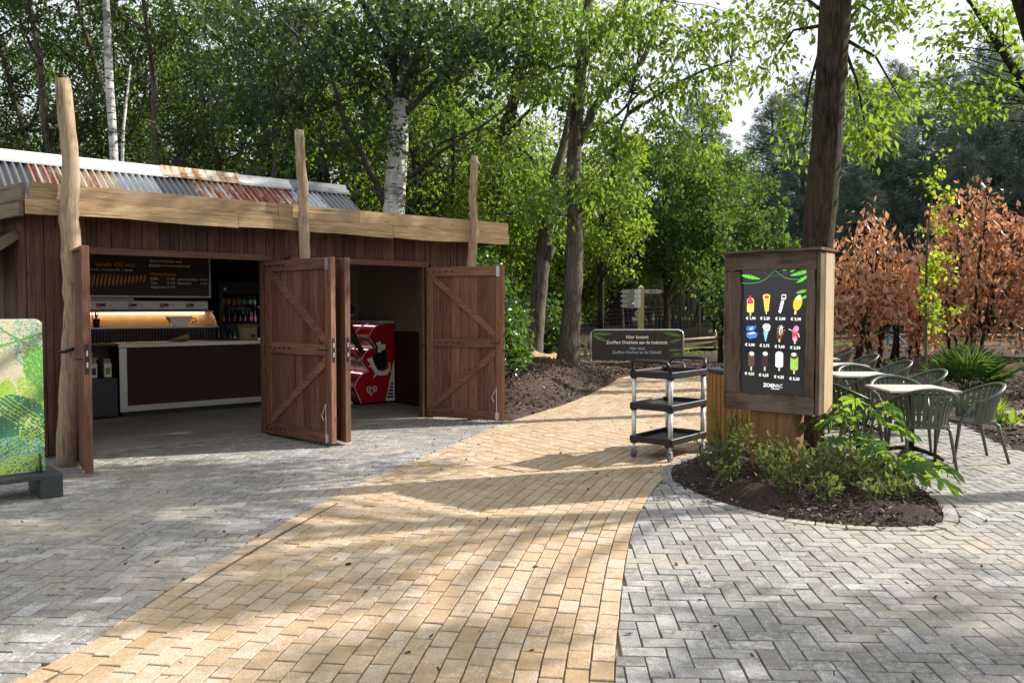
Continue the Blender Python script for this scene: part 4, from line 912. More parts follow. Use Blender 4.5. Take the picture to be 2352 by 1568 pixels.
shape([(545, 365), (560, 350), (595, 352), (600, 380), (590, 412), (545, 410)], (.75, .72, .70)); oval(571, 378, 20, 17, (.10, .05, .04)); shape([(545, 420), (575, 420), (570, 460), (548, 545), (535, 570), (515, 550), (530, 480)], (.80, .82, .92)); shape([(533, 480), (560, 465), (556, 478), (530, 495)], (.1, .12, .4)); shape([(524, 520), (548, 508), (545, 520), (521, 532)], (.1, .12, .4))
oval(722, 450, 46, 88, OR, .22); oval(736, 388, 22, 28, (.9, .86, .62), .3); shape([(690, 535), (712, 540), (706, 580), (686, 578)][::-1], (.75, .65, .42))
shape([(152, 745), (170, 715), (272, 712), (255, 755), (240, 770), (165, 775)], (.04, .16, .68)); shape([(155, 800), (240, 780), (285, 800), (275, 850), (195, 868), (160, 840)][::-1] if False else [(160, 840), (155, 800), (240, 780), (285, 800), (275, 850), (195, 868)], (.05, .20, .75)); shape([(165, 803), (235, 785), (270, 800), (200, 815)], (.75, .78, .8)); shape([(195, 740), (235, 725), (225, 760), (190, 765)], (.45, .62, .9))
shape([(350, 775), (408, 775), (380, 890), (373, 890)][::-1], (.25, .55, .85)); oval(386, 720, 44, 34, W_); oval(388, 748, 36, 26, (.80, .86, .84)); oval(384, 705, 16, 9, (.1, .3, .15)); oval(390, 738, 22, 8, (.2, .3, .25))
pic_bar(530, 785, 30, 130, (.10, .04, .03)); oval(545, 760, 20, 52, W_, .1); oval(545, 770, 12, 40, (.5, .13, .04), .1)
for k in range(9): a = k * .7; shape([(540 + 36 * math.cos(a), 760 + 60 * math.sin(a)), (552 + 36 * math.cos(a), 752 + 60 * math.sin(a)), (548 + 38 * math.cos(a), 768 + 60 * math.sin(a))], (.65, .33, .06))
pic_bar(698, 800, 26, 130, (.62, .20, .55)); shape([(673, 780), (722, 780), (722, 830), (673, 830)][::-1], (.7, .06, .07)); oval(712, 740, 28, 34, (.85, .25, .45)); shape([(680, 855), (718, 855), (712, 882), (690, 882)][::-1], Y_); shape([(630, 740), (668, 758), (664, 766), (628, 748)], (.8, .75, .5)); shape([(735, 785), (750, 830), (742, 838), (728, 790)], (.8, .75, .5))
for (cx, cy, col, top) in ((218, 1100, (.10, .055, .05), (.82, .86, .80)), (372, 1095, (.045, .028, .022), (.82, .88, .84)), (532, 1090, (.72, .86, .76), None), (695, 1115, (.26, .50, .07), None)): pic_bar(cx, cy, 42 if cx > 500 else 36, 160, col, top)
oval(693, 1045, 42, 38, (.07, .035, .03)); oval(690, 1032, 28, 20, (.78, .84, .78))
for k in range(14): oval(665 + random.uniform(0, 62), 1090 + random.uniform(0, 90), 5, 5, (.5, .68, .25), n=6)
GR = (.12, .62, .05)
def frond(x0, y0, x1, y1, w):
    n = 9
    for k in range(n):
        f = (k + .5) / n; cx, cy = x0 + (x1 - x0) * f, y0 + (y1 - y0) * f; h = w * math.sin(math.pi * min(1, f * .8 + .15)); dx, dy = (x1 - x0) / n, (y1 - y0) / n
        shape([(cx - dx * .6, cy - h * .2 - dy * .6), (cx + dx * .5, cy - h), (cx + dx * .9, cy + dy), (cx + dx * .4, cy + h), (cx - dx * .7, cy + h * .3)][::1], (GR[0] * random.uniform(.6, 1.3), GR[1] * random.uniform(.7, 1.1), .04))
frond(100, 125, 298, 170, 28); frond(838, 95, 650, 140, 28); frond(830, 150, 715, 222, 26); frond(825, 310, 710, 338, 22); frond(822, 372, 765, 400, 18); frond(640, 70, 560, 80, 10); frond(690, 75, 640, 100, 14)
def vine(P, w=5, c=(.10, .42, .06)):
    P = [tuple(p) for p in smooth_curve(P, 14)]
    for a, b in zip(P, P[1:]): shape([(a[0], a[1] - w / 2), (b[0], b[1] - w / 2), (b[0], b[1] + w / 2), (a[0], a[1] + w / 2)], c)
vine([(100, 212), (200, 220), (320, 200), (400, 150), (470, 75)]); vine([(475, 75), (550, 140), (620, 175), (760, 190)]); vine([(340, 85), (400, 130), (470, 142), (560, 125), (610, 100)], 3, (.12, .14, .12))
M_PRICE = scr((.80, .88, .88), .6)
for (cx, cy, s_) in ((207, 628, '€ 1,90'), (368, 628, '€ 3,25'), (538, 630, '€ 3,00'), (706, 632, '€ 3,30'), (200, 937, '€ 3,00'), (367, 942, '€ 3,75'), (535, 948, '€ 3,60'), (703, 955, '€ 2,50'), (200, 1275, '€ 4,25'), (362, 1284, '€ 4,25'), (532, 1296, '€ 4,25'), (700, 1307, '€ 5,20')):
    text(s_, .036, M_PRICE, sc, (sx_(cx), .0305, sz_(cy)), bold=.0009)
text('ZOO', .047, M_PRICE, sc, (sx_(358), .0305, sz_(1398)), align='LEFT', bold=.0014); text('PARC', .047, M_PRICE, sc, (sx_(440), .0305, sz_(1400)), align='LEFT'); text('OVERLOON', .0155, M_PRICE, sc, (sx_(492), .0305, sz_(1434)), bold=.0004)

# ------------------------------------------------------------------ cafe tables and chairs
M_CH = plain('dark_green_plastic', (.070, .082, .056), .42, 0, .1, 30); M_TT = wood('table_laminate', (.50, .45, .40), (.62, .57, .52), 'x', .3, .45, False, vary=.03)
def make_chair():
    c = empty('cafe_chair')
    rail = lambda a: Vector((.295 * math.sin(a), -.03 - .265 * math.cos(a), .615 + .185 * max(0, math.cos(a * .72)) ** 1.5))
    seat = lambda a: Vector((.225 * math.sin(a), -.0 - .205 * math.cos(a), .425))
    A1 = R(112)
    MB().tube([rail(-A1 + 2 * A1 * k / 28) for k in range(29)], [.016 + .008 * math.sin(math.pi * k / 28) for k in range(29)], 8, squash=.75).build('top_rail', M_CH, c, smooth=True)
    s_ = MB(); n = 24; top = []
    ring = [(.228 * (abs(math.cos(t)) ** .6) * math.copysign(1, math.cos(t)), .01 + .222 * (abs(math.sin(t)) ** .6) * math.copysign(1, math.sin(t))) for t in [2 * math.pi * k / n for k in range(n)]]
    s_.prism(ring, .405, .43, 'z'); s_.build('seat', M_CH, c)
    for k in range(17):
        a = -R(100) + R(200) * k / 16; p, q = seat(a), rail(a); m = p.lerp(q, .45) + (q - p).cross(Vector((0, 0, 1))) * 0
        out = Vector((math.sin(a), -math.cos(a), 0)); m -= out * .012; tw = Vector((math.cos(a), math.sin(a), 0)) * .020
        V = []; 
        for pt in (p, m, q):
            for sg, th in ((-1, 0), (1, 0), (1, .007), (-1, .007)): V.append(pt + tw * sg + out * th)
        F = []
        for b in (0, 4): F += [(b + i, b + (i + 1) % 4, b + 4 + (i + 1) % 4, b + 4 + i) for i in range(4)]
        MB().add(V, F).build('slat', M_CH, c)
    for sx in (-1, 1):
        e = rail(sx * A1)
        MB().tube([(e.x, e.y, e.z), (sx * .245, .165, .50), (sx * .228, .205, .40), (sx * .245, .26, 0)], [.014, .018, .019, .014], 8).build('leg', M_CH, c, smooth=True)
        MB().tube([(sx * .17, -.14, .418), (sx * .205, -.185, .39), (sx * .235, -.285, 0)], [.016, .019, .014], 8).build('leg', M_CH, c, smooth=True)
    return c
def make_table():
    t = empty('cafe_table')
    for k in range(6): MB().box(-.36, .36, -.058, .058, .725, .75, ch=.003).build('top_plank', M_TT, t, (0, -.3 + k * .12, 0))
    MB().box(-.3, .3, -.3, .3, .70, .724).build('top_frame', M_BLACKM, t); MB().tube([(0, 0, .06), (0, 0, .70)], .038, 14).build('column', M_BLACKM, t, smooth=True)
    for k in range(4):
        a = k * math.pi / 2 + math.pi / 4; dx, dy = math.cos(a), math.sin(a)
        MB().tube([(dx * .03, dy * .03, .10), (dx * .14, dy * .14, .085), (dx * .27, dy * .27, .05), (dx * .34, dy * .34, .012)], [.035, .032, .03, .024], 8, squash=.7).build('foot', M_BLACKM, t, smooth=True)
    return t
ch0, tb0 = make_chair(), make_table(); first = {'c': True, 't': True}
def chair(x, y, face, label):
    o = ch0 if first['c'] else copy_tree(ch0); first['c'] = False
    o.location = (x, y, 0.002); o.rotation_euler = (0, 0, face); tag(o, label, 'chair', 'cafe chairs around the tables')
def table(x, y, rz, label):
    o = tb0 if first['t'] else copy_tree(tb0); first['t'] = False
    o.location = (x, y, 0.002); o.rotation_euler = (0, 0, rz); tag(o, label, 'table', 'cafe tables in a row')
FY, FX, BX, BY = 0, R(-90), R(90), R(180)     # facing +y, +x, -x, -y
table(4.28, 8.60, R(-4), 'square cafe table with pale planked top beside the planting bed')
chair(4.15, 8.13, R(-6), 'dark green slatted chair showing its back, tucked under the planting bed table')
chair(4.86, 8.50, R(84), 'dark green slatted chair beside the palm side of the planting bed table')
chair(3.70, 8.78, R(-84), 'dark green slatted chair half hidden behind the timber totem')
chair(4.42, 9.15, R(176), 'dark green slatted chair across the planting bed table, its front to the bed')
table(4.50, 10.45, R(-3), 'square cafe table second from the planting bed')
chair(5.28, 10.40, R(92), 'dark green slatted chair at the mulch side of the second table')
chair(4.42, 9.85, R(4), 'dark green slatted chair back to back with the one at the bed table')
chair(4.80, 11.02, R(183), 'dark green slatted chair on the far side of the second table')
chair(3.80, 10.5, R(-90), 'dark green slatted chair on the path side of the second table')
table(4.95, 12.25, R(-3), 'square cafe table third from the planting bed')
chair(5.74, 12.22, R(91), 'dark green slatted chair at the mulch side of the third table')
chair(4.78, 11.66, R(2), 'dark green slatted chair between the second and the third table')
table(5.20, 13.95, R(-3), 'square cafe table farthest from the planting bed')
chair(6.0, 13.9, R(90), 'dark green slatted chair at the mulch side of the farthest table')
chair(6.5, 16.1, R(80), 'dark green slatted chair standing alone beyond the tables')
# ------------------------------------------------------------------ barrier with a banner
br = empty('crowd_barrier', (2.06, 21.1, gz(3.2, 21.1) + .0), R(0)); tag(br, 'crowd barrier carrying a brown banner about building the future', 'barrier')
zg = -br.location.z + .03
BWd = 2.43
MB().tube([(0, 0, .02), (0, 0, .86), (.03, 0, .95), (.12, 0, 1.0), (BWd - .12, 0, 1.0), (BWd - .03, 0, .95), (BWd, 0, .86), (BWd, 0, .02)], .021, 8).build('tube_frame', M_GALV, br, smooth=True)
MB().tube([(.02, 0, .16), (BWd - .02, 0, .16)], .014, 6).build('lower_bar', M_GALV, br)
bm_ = MB().tube([(0, 0, .17), (0, 0, .99)], .008, 5).mesh('upright_bar', M_GALV)
for k in range(1, 18): put('upright_bar', bm_, br, (k * BWd / 18, 0, 0))
for x in (0, BWd): MB().tube([(x, -.28, .015), (x, -.16, .10), (x, 0, .12), (x, .16, .10), (x, .28, .015)], .016, 6).build('foot', M_GALV, br)
ban = MB().box(.035, BWd - .035, -.035, -.029, .21, .975).build('banner', plain('banner_brown', (.055, .040, .034), .6, 0, .08, 2), br)
M_BT, M_BT2, M_BL = plain('banner_cream', (.90, .87, .78), .7, 0, .03), plain('banner_blue_grey', (.40, .52, .56), .7, 0, .03), plain('banner_leaf', (.16, .36, .06), .6, 0, .3, 30)
text('Hier bouwt', .125, M_BT, ban, (BWd / 2, -.0365, .815), bold=.004); text('ZooParc Overloon aan de toekomst.', .125, M_BT, ban, (BWd / 2, -.0365, .675), bold=.004, sx=.86)
text('Hier baut', .105, M_BT2, ban, (BWd / 2, -.0365, .52), bold=.003); text('ZooParc Overloon an der Zukunft.', .105, M_BT2, ban, (BWd / 2, -.0365, .415), bold=.003, sx=.86)
def bleaf(x0, z0, x1, z1, w):
    m = MB(); n = 7; L_ = math.hypot(x1 - x0, z1 - z0); ux, uz = (x1 - x0) / L_, (z1 - z0) / L_; nx, nz = -uz, ux
    for k in range(n):
        f = k / n; h = w * math.sin(math.pi * (f * .75 + .2)); cx, cz = x0 + ux * L_ * f, z0 + uz * L_ * f
        for s_ in (-1, 1): m.flat([(cx, cz), (cx + ux * L_ / n * .9, cz + uz * L_ / n * .9), (cx + ux * L_ / n * 1.6 + nx * h * s_, cz + uz * L_ / n * 1.6 + nz * h * s_)][::s_], -.0358)
    m.build('leaf_print', M_BL, ban)
bleaf(.05, .90, .50, .90, .06); bleaf(.05, .86, .38, .72, .06); bleaf(BWd - .05, .84, BWd - .5, .93, .06); bleaf(BWd - .05, .76, BWd - .35, .68, .05); bleaf(BWd - .05, .48, BWd - .36, .47, .05); bleaf(BWd - .05, .38, BWd - .3, .36, .045)
# ------------------------------------------------------------------ signpost
sp_ = empty('signpost', (3.84, 24.0, gz(3.84, 24)), R(-8)); tag(sp_, 'wooden fingerpost with grey direction arrows behind the banner barrier', 'signpost')
M_POST = wood('new_timber', (.42, .33, .15), (.58, .48, .25), 'z', .5, .7, False, vary=.05)
dz0 = -sp_.location.z
p = MB().box(-.09, .09, -.09, .09, -.2, 2.22 + dz0); z1 = 2.22 + dz0; p.add([(-.09, -.09, z1), (.09, -.09, z1), (.09, .09, z1), (-.09, .09, z1), (0, 0, z1 + .08)], [(0, 1, 4), (1, 2, 4), (2, 3, 4), (3, 0, 4)]); p.build('post', M_POST, sp_)
M_ARW, M_ARP, M_INK = plain('arrow_grey', (.36, .35, .32), .6), plain('arrow_white', (.78, .78, .76), .5), plain('sign_ink', (.06, .05, .045), .6)
for i in range(4):
    z = 2.10 - i * .14 + dz0
    a = MB().prism([(-.62, z), (-.53, z - .06), (-.02, z - .06), (-.02, z + .06), (-.53, z + .06)], -.115, -.092, 'y').build('arrow', M_ARW, sp_)
    MB().prism([(-.20, z), (-.165, z - .063), (-.012, z - .063), (-.012, z + .063), (-.165, z + .063)], -.122, -.1155, 'y').build('symbol_panel', M_ARP, a)
    n = (5, 9, 7, 8)[i]
    for k in range(n): MB().flat([(-.23 - k * .022 + q[0] * .008, z + q[1] * (.016 + .008 * ((k * 7 + i) % 3 == 0))) for q in ((-1, -1), (1, -1), (1, 1), (-1, 1))], -.1158).build('lettering', M_INK, a)
    MB().flat([(-.13 + q[0] * (.03, .02, .025, .012)[i], z + q[1] * (.012, .025, .03, .045)[i]) for q in ((-1, -.6), (.3, -1), (1, .2), (.4, 1), (-.5, .5))], -.1228).build('symbol', M_INK, a)
z = 2.10 + dz0; a = MB().prism([(.10, z - .06), (.56, z - .06), (.65, z), (.56, z + .06), (.10, z + .06)], -.03, -.008, 'y').build('arrow', M_ARW, sp_)
MB().flat([(.18, z - .03), (.21, z), (.18, z + .03), (.15, z)], -.0312).build('symbol', M_ORANGE, a)
for k in range(8): MB().flat([(.25 + k * .024 + q[0] * .009, z + q[1] * (.018 + .008 * (k in (0, 3, 7)))) for q in ((-1, -1), (1, -1), (1, 1), (-1, 1))], -.0312).build('lettering', M_INK, a)
# ------------------------------------------------------------------ fences
M_STAKE = wood('stake_wood', (.20, .14, .085), (.36, .27, .17), 'z', .6, .85, False, vary=.2)
M_WIRE = plain('fence_wire', (.13, .17, .16), .5, .5)
def fence_line(name, pts, h, label):
    f = empty(name, (pts[0][0], pts[0][1], 0)); tag(f, label, 'fence'); ox, oy = pts[0]
    w_ = MB(); tops = []
    for (x, y) in pts:
        z = gz(x, y); tops.append((x - ox, y - oy, z)); lean = random.uniform(-.08, .08)
        MB().tube([(x - ox, y - oy, z - .3), (x - ox + lean, y - oy, z + h + .1)], [.055, .05], 8).build('post', M_STAKE, f, smooth=True)
    for a, b in zip(tops, tops[1:]):
        L_ = math.hypot(b[0] - a[0], b[1] - a[1]); m = int(L_ / .16)
        for k in range(9): z = .05 + h * k / 8; w_.tube([(a[0], a[1] - .06, a[2] + z), (b[0], b[1] - .06, b[2] + z)], .0045, 3, caps=False)
        for k in range(1, m): t = k / m; q = [a[i] + (b[i] - a[i]) * t for i in range(3)]; w_.tube([(q[0], q[1] - .06, q[2] + .05), (q[0], q[1] - .06, q[2] + h + .05)], .0035, 3, caps=False)
    w_.build('wire_mesh', M_WIRE, f); return f
fence_line('wire_fence', [(-6, 29.5), (-2.6, 30.2), (1.2, 31.2), (4.5, 32.4), (7.8, 33.6), (11, 34.6), (14.5, 35.4), (18, 36), (22, 36.5)], 1.3, 'tall wire mesh fence on wooden stakes before the bamboo')
def rail_fence(name, pts, label, hh=.46):
    f = empty(name, (*pts[0], 0)); tag(f, label, 'fence'); ox, oy = pts[0]; T = []
    for (x, y) in pts: z = gz(x, y); T.append((x - ox, y - oy, z)); MB().tube([(x - ox, y - oy, z - .2), (x - ox, y - oy, z + hh + .16)], .06, 8).build('post', M_LOG, f, smooth=True)
    for a, b in zip(T, T[1:]):
        for k, zz in enumerate((hh * .62, hh)): MB().tube([(a[0], a[1] - .05, a[2] + zz + random.uniform(-.03, .03)), ((a[0] + b[0]) / 2, (a[1] + b[1]) / 2 - .05, (a[2] + b[2]) / 2 + zz - .02), (b[0], b[1] - .05, b[2] + zz + random.uniform(-.03, .03))], [.045, .04, .035], 7).build('rail', M_LOG, f, smooth=True)
rail_fence('rail_fence', [(-2.2, 23.4), (-.1, 23.7), (2.25, 24.6)], 'low pole fence left of the banner barrier beside the leaning trees')
rail_fence('rail_fence', [(5.0, 28.6), (7.4, 29.3), (10.2, 29.8), (13.2, 30), (16, 30.2), (19, 30.3)], 'long low pole fence along the sandy track')
rr_ = empty('log_rail', (9.25, 15.5, 0)); tag(rr_, 'short post with a bare log rail in the mulch near the palm', 'rail'); g0 = gz(9.25, 15.5)
MB().tube([(0, 0, g0 - .1), (0, 0, g0 + .55)], .065, 10).build('post', M_LOG, rr_, smooth=True); MB().tube([(.05, -.12, g0 + .35), (.5, -.1, g0 + .40), (1.3, .1, g0 + .36), (2.2, .1, g0 + .30)], [.075, .06, .055, .05], 9).build('rail', M_LOG, rr_, smooth=True); MB().tube([(.35, -.1, g0 + .42), (.9, -.2, g0 + .44), (2.0, -.1, g0 + .58)], [.05, .05, .045], 8).build('rail', M_LOG, rr_, smooth=True)
# dark shed beyond the wire fence
sh = empty('shed', (3.4, 36.2, gz(4, 36.2))); tag(sh, 'dark slatted shed standing in the shade beyond the wire fence', 'shed')
MB().box(0, 2.0, .05, 2, -.2, 1.75).build('wall', M_DARKW, sh)
for k in range(11): MB().box(.75, 1.95, 0, .04, .05 + k * .15, .17 + k * .15, ch=.004).build('plank', M_DARKW, sh)
MB().box(-.2, 2.1, -.2, 2.2, 1.752, 1.83).build('roof', M_DARKW, sh); MB().box(.5, .62, -.05, .05, -.2, 1.75).build('post', M_STAKE, sh)
# ------------------------------------------------------------------ vegetation
def unit(a): return a / (np.linalg.norm(a, axis=-1, keepdims=True) + 1e-9)
def leaf_geo(P, D, L, W, fold=.18, rng=RNG):
    """folded rhombic leaves: base, two edges, tip"""
    n = len(P); D = unit(D); s = unit(np.cross(D, rng.normal(size=(n, 3)))); nn = np.cross(D, s)
    L = np.asarray(L).reshape(-1, 1); W = np.asarray(W).reshape(-1, 1)
    V = np.stack([P, P + D * L * .45 + s * W * .5 + nn * W * fold, P + D * L + nn * L * -.06, P + D * L * .45 - s * W * .5 + nn * W * fold], 1).reshape(-1, 3)
    b = np.arange(n)[:, None] * 4; F = np.concatenate([b + [0, 1, 2], b + [0, 2, 3]], 1).reshape(-1, 3); return V, F
def leaf_mesh(name, P, D, L, W, mat, fold=.18):
    V, F = leaf_geo(P, D, L, W, fold); return np_mesh(name, V, F, mat, attr=np.repeat(RNG.uniform(0, 1, len(P)), 2))
def cluster_leaves(cent, rad, n, droop=.5, flat=.75):
    k = RNG.integers(0, len(cent), n); o = RNG.normal(size=(n, 3)) * np.array([1, 1, flat]); o *= (RNG.uniform(.15, 1, n) ** .6 / np.linalg.norm(o, axis=1))[:, None]
    r = np.asarray(rad); r = r[k] if r.ndim else np.full(n, r); P = cent[k] + o * r[:, None]
    D = o * .8 + RNG.normal(size=(n, 3)) * .6; D[:, 2] -= droop; return P, D
class Grow:
    """branching skeleton: tubes in self.mb and twig ends in self.tips"""
    def __init__(s, rng): s.mb = MB(); s.tips = []; s.r = rng
    def branch(s, p, d, L, r, depth, up=.12, spread=.7, kids=3, minr=.006, n=5):
        d = Vector(d).normalized(); pts = [Vector(p)]; rad = [r]
        for k in range(n):
            d = (d + Vector(s.r.normal(0, .16, 3)) + Vector((0, 0, up))).normalized(); pts.append(pts[-1] + d * L / n); rad.append(r * (1 - .75 * (k + 1) / n) + minr * .5)
        s.mb.tube(pts, rad, 7 if r > .05 else (5 if r > .02 else 3), caps=False)
        for q in pts[2:] if depth <= 1 else pts[-1:]: s.tips.append(tuple(q))
        if depth > 0:
            for k in range(kids):
                i = int(s.r.integers(1, n + 1)); b = pts[i]; dd = (pts[min(i + 1, n)] - pts[i - 1]).normalized() if i else d
                nd = (dd + Vector(s.r.normal(0, spread, 3))).normalized(); s.branch(b, nd, L * s.r.uniform(.45, .7), max(minr, rad[i] * .6), depth - 1, up, spread, kids, minr, n)
        return pts
L_MID = leafmat('leaf_mid_green', (.022, .056, .012), (.065, .120, .022), (.34, .50, .04), .46, gloss=.010)
L_DARK = leafmat('leaf_dark_green', (.010, .026, .009), (.034, .066, .020), (.16, .27, .03), .32, gloss=.012)
L_BRIGHT = leafmat('leaf_bright_green', (.030, .080, .016), (.085, .160, .030), (.34, .51, .045), .40, gloss=.018)
L_YELLOW = leafmat('leaf_yellow_green', (.058, .120, .018), (.12, .195, .026), (.38, .53, .05), .43, gloss=.010)
L_POP = leafmat('leaf_poplar', (.014, .034, .013), (.052, .088, .036), (.16, .26, .04), .26, gloss=.018)
L_MAPLE = leafmat('leaf_maple', (.028, .072, .020), (.07, .135, .035), (.20, .34, .045), .34, gloss=.012)
L_PINE = leafmat('needle_blue_green', (.045, .080, .056), (.20, .265, .20), (.18, .26, .17), .30, gloss=.015, scale=.6)
L_BROWN = leafmat('leaf_copper', (.31, .11, .045), (.70, .43, .28), (.74, .33, .14), .42, rough=.35, gloss=.06, scale=2.2)
L_VINE = leafmat('leaf_vine', (.12, .23, .02), (.22, .34, .03), (.5, .62, .05), .5)
L_LAUREL = leafmat('leaf_glossy', (.024, .068, .018), (.07, .15, .035), (.20, .36, .04), .32, rough=.25, gloss=.035)
L_BOX = leafmat('leaf_small', (.035, .060, .020), (.12, .15, .045), (.28, .34, .06), .32, gloss=.018)
L_BIG = leafmat('leaf_palmate', (.030, .090, .018), (.075, .175, .035), (.36, .55, .05), .45, rough=.35, gloss=.018)
B_DARK = bark('bark_dark', (.012, .010, .008), (.060, .050, .038)); B_GREY = bark('bark_grey', (.042, .034, .027), (.17, .145, .115)); B_LIMB = bark('bark_limb', (.045, .040, .033), (.15, .135, .115)); B_BIRCH = bark('bark_birch', (.42, .41, .38), (.62, .61, .57), 3, .25, bands=True)
B_MOSS = bark('bark_mossy', (.009, .007, .005), (.070, .053, .036), 7, 1.0, moss=(.075, .082, .016))
def BP(px, py, Y):
    """a point of the plan from its bearing and height as measured on the photograph, at a chosen distance"""
    k = Y / (FPX * math.cos(PITCH) + (784 - py) * math.sin(PITCH)); return Vector(((px - 1176) * k, Y, CAM_H + k * (-FPX * math.sin(PITCH) + (784 - py) * math.cos(PITCH))))
def make_tree(name, label, base, bk, lm, skel, tips, nleaf, L, crad=.5, droop=.5, group=None, cat='tree', wl=.5, extra=None):
    e = empty(name, base); tag(e, label, cat, group); b = Vector(base)
    me = skel.mesh('trunk', bk, True)
    for v in me.vertices: v.co -= b
    put('trunk', me, e)
    c = np.array(tips) - np.array(base); P, D = cluster_leaves(c, crad, nleaf, droop); l = L * (.45 + 1.0 * RNG.beta(2, 2.2, nleaf))
    put('crown', leaf_mesh('crown', P, D, l, l * wl, lm), e); return e
def smooth_tube(mb, pts, rad, n=10, step=.25, wob=0.0):
    P = np.array([list(p) for p in pts]); Q = np.vstack([2 * P[0] - P[1], P, 2 * P[-1] - P[-2]]); out = []; rr = []
    for i in range(1, len(Q) - 2):
        a, b, c, d = Q[i - 1:i + 3]; m = max(2, int(np.linalg.norm(c - b) / step))
        for k in range(m):
            t = k / m; out.append(.5 * (2 * b + (c - a) * t + (2 * a - 5 * b + 4 * c - d) * t * t + (3 * b - a - 3 * c + d) * t ** 3) + RNG.normal(0, wob, 3)); rr.append((rad[i - 1] * (1 - t) + rad[i] * t) * (1 + RNG.normal(0, .03)))
    out.append(P[-1]); rr.append(rad[-1]); mb.tube(out, rr, n); return out
# ---- wood behind the kiosk: five patterns of tree, each tree its own object
def proto(seed, stems, H, lm, bk, nleaf, L, spread, low=.25, crad=.62, r0=.10):
    g = Grow(np.random.default_rng(seed)); r = g.r
    for s_ in range(stems):
        a = r.uniform(0, 6.28); d = Vector((math.cos(a) * spread, math.sin(a) * spread, 1)).normalized(); p = Vector((math.cos(a) * .15 * (stems > 1), math.sin(a) * .15 * (stems > 1), -.2)); pts = [p.copy()]; rad = [r0]; n = 9
        for k in range(n): d = (d + Vector(r.normal(0, .07, 3)) + Vector((0, 0, .03))).normalized(); pts.append(pts[-1] + d * H / n); rad.append(r0 * (1 - .8 * (k + 1) / n) + .008)
        g.mb.tube(pts, rad, 8, caps=False)
        for k in range(1, n + 1):
            if k / n < low: continue
            for _ in range(2 if k < n else 3):
                az = r.uniform(0, 6.28); g.branch(pts[k], (math.cos(az), math.sin(az), r.uniform(.1, .7)), H * r.uniform(.13, .25), rad[k] * .5, 2, .06, .6, 2)
    tm = g.mb.mesh('trunk', bk, True); P, D = cluster_leaves(np.array(g.tips), crad, nleaf, .45); l = L * RNG.uniform(.6, 1.25, nleaf); return tm, leaf_mesh('crown', P, D, l, l * .55, lm)
PRO = [proto(1, 4, 10.5, L_MID, B_DARK, 7500, .155, .22, crad=.42, r0=.125), proto(2, 3, 12, L_DARK, B_DARK, 7500, .155, .16, .3, crad=.42, r0=.13), proto(3, 1, 13, L_MID, B_GREY, 7500, .15, .05, .32, crad=.44, r0=.17), proto(4, 5, 8, L_YELLOW, B_DARK, 11500, .15, .32, .2, crad=.5), proto(5, 2, 11, L_DARK, B_GREY, 7800, .15, .12, .2, crad=.42, r0=.13)]
def plant_proto(k, x, y, sc, rz, name, label, group):
    e = empty(name, (x, y, gz(x, y) - .05), rz); e.scale = (sc, sc, sc); tag(e, label, 'tree', group); put('trunk', PRO[k][0], e); put('crown', PRO[k][1], e); return e
LBL_K = ['many-stemmed broadleaf tree in the wood behind the kiosk', 'tall dark-leaved tree in the wood behind the kiosk', 'single-stemmed tall tree in the wood behind the kiosk', 'bushy bright green many-stemmed tree in the wood behind the kiosk', 'twin-stemmed dark tree in the wood behind the kiosk']
r = np.random.default_rng(21)
ROWS = [(25.5, -16.5, -3.0, 2.3, (0, 1, 0, 4, 2)), (30, -21, -.5, 2.8, (0, 3, 1, 4, 3)), (36, -28, 1, 3.4, (3, 3, 2, 0)), (44, -34, 3, 7.5, (3, 2, 3, 0))]
for y, xa, xb, st, ks in ROWS:
    x = xa
    while x < xb:
        k = int(r.choice(ks)); plant_proto(k, x + r.uniform(-.7, .7), y + r.uniform(-1.6, 1.6), r.uniform(.85, 1.2), r.uniform(0, 6.28), 'woodland_tree', LBL_K[k], 'wood behind the kiosk: ' + LBL_K[k].split(' in the')[0]); x += st * r.uniform(.75, 1.25)
for (x, y, k, sc, lab) in ((1.9, 29.5, 3, .82, 'bright green small tree behind the forked tree'), (.2, 27.5, 3, .95, 'bright green bushy tree behind the leaning trunk'), (4.0, 40, 3, .8, 'bright bushy tree behind the dark shed'), (-2.0, 25.5, 0, .95, 'many-stemmed tree between the white trunk and the leaning tree')):
    plant_proto(k, x, y, sc, 2.0 * x, 'understorey_tree', lab, None)
# ---- slender birch
g = MB(); pts = smooth_tube(g, [BP(268, 560, 21), BP(262, 360, 21), BP(252, 200, 21), BP(246, 60, 21), BP(240, -80, 21)], [.13, .11, .10, .09, .07], 10)
g.tube([BP(278, 500, 21.0), BP(283, 300, 21.1), BP(300, 150, 21.2)], [.05, .035, .02], 6)
b0 = (BP(268, 360, 21).x, 21.0, 0.0); g.tube([(b0[0], b0[1], -.2), BP(268, 560, 21)], [.15, .13], 10)
make_tree('birch_tree', 'slender white-barked birch with dark bands behind the corrugated roof', b0, B_BIRCH, L_MID, g, [BP(240 + RNG.normal(0, 60), -60 - RNG.uniform(0, 250), 21) for _ in range(30)], 5000, .09, .7)
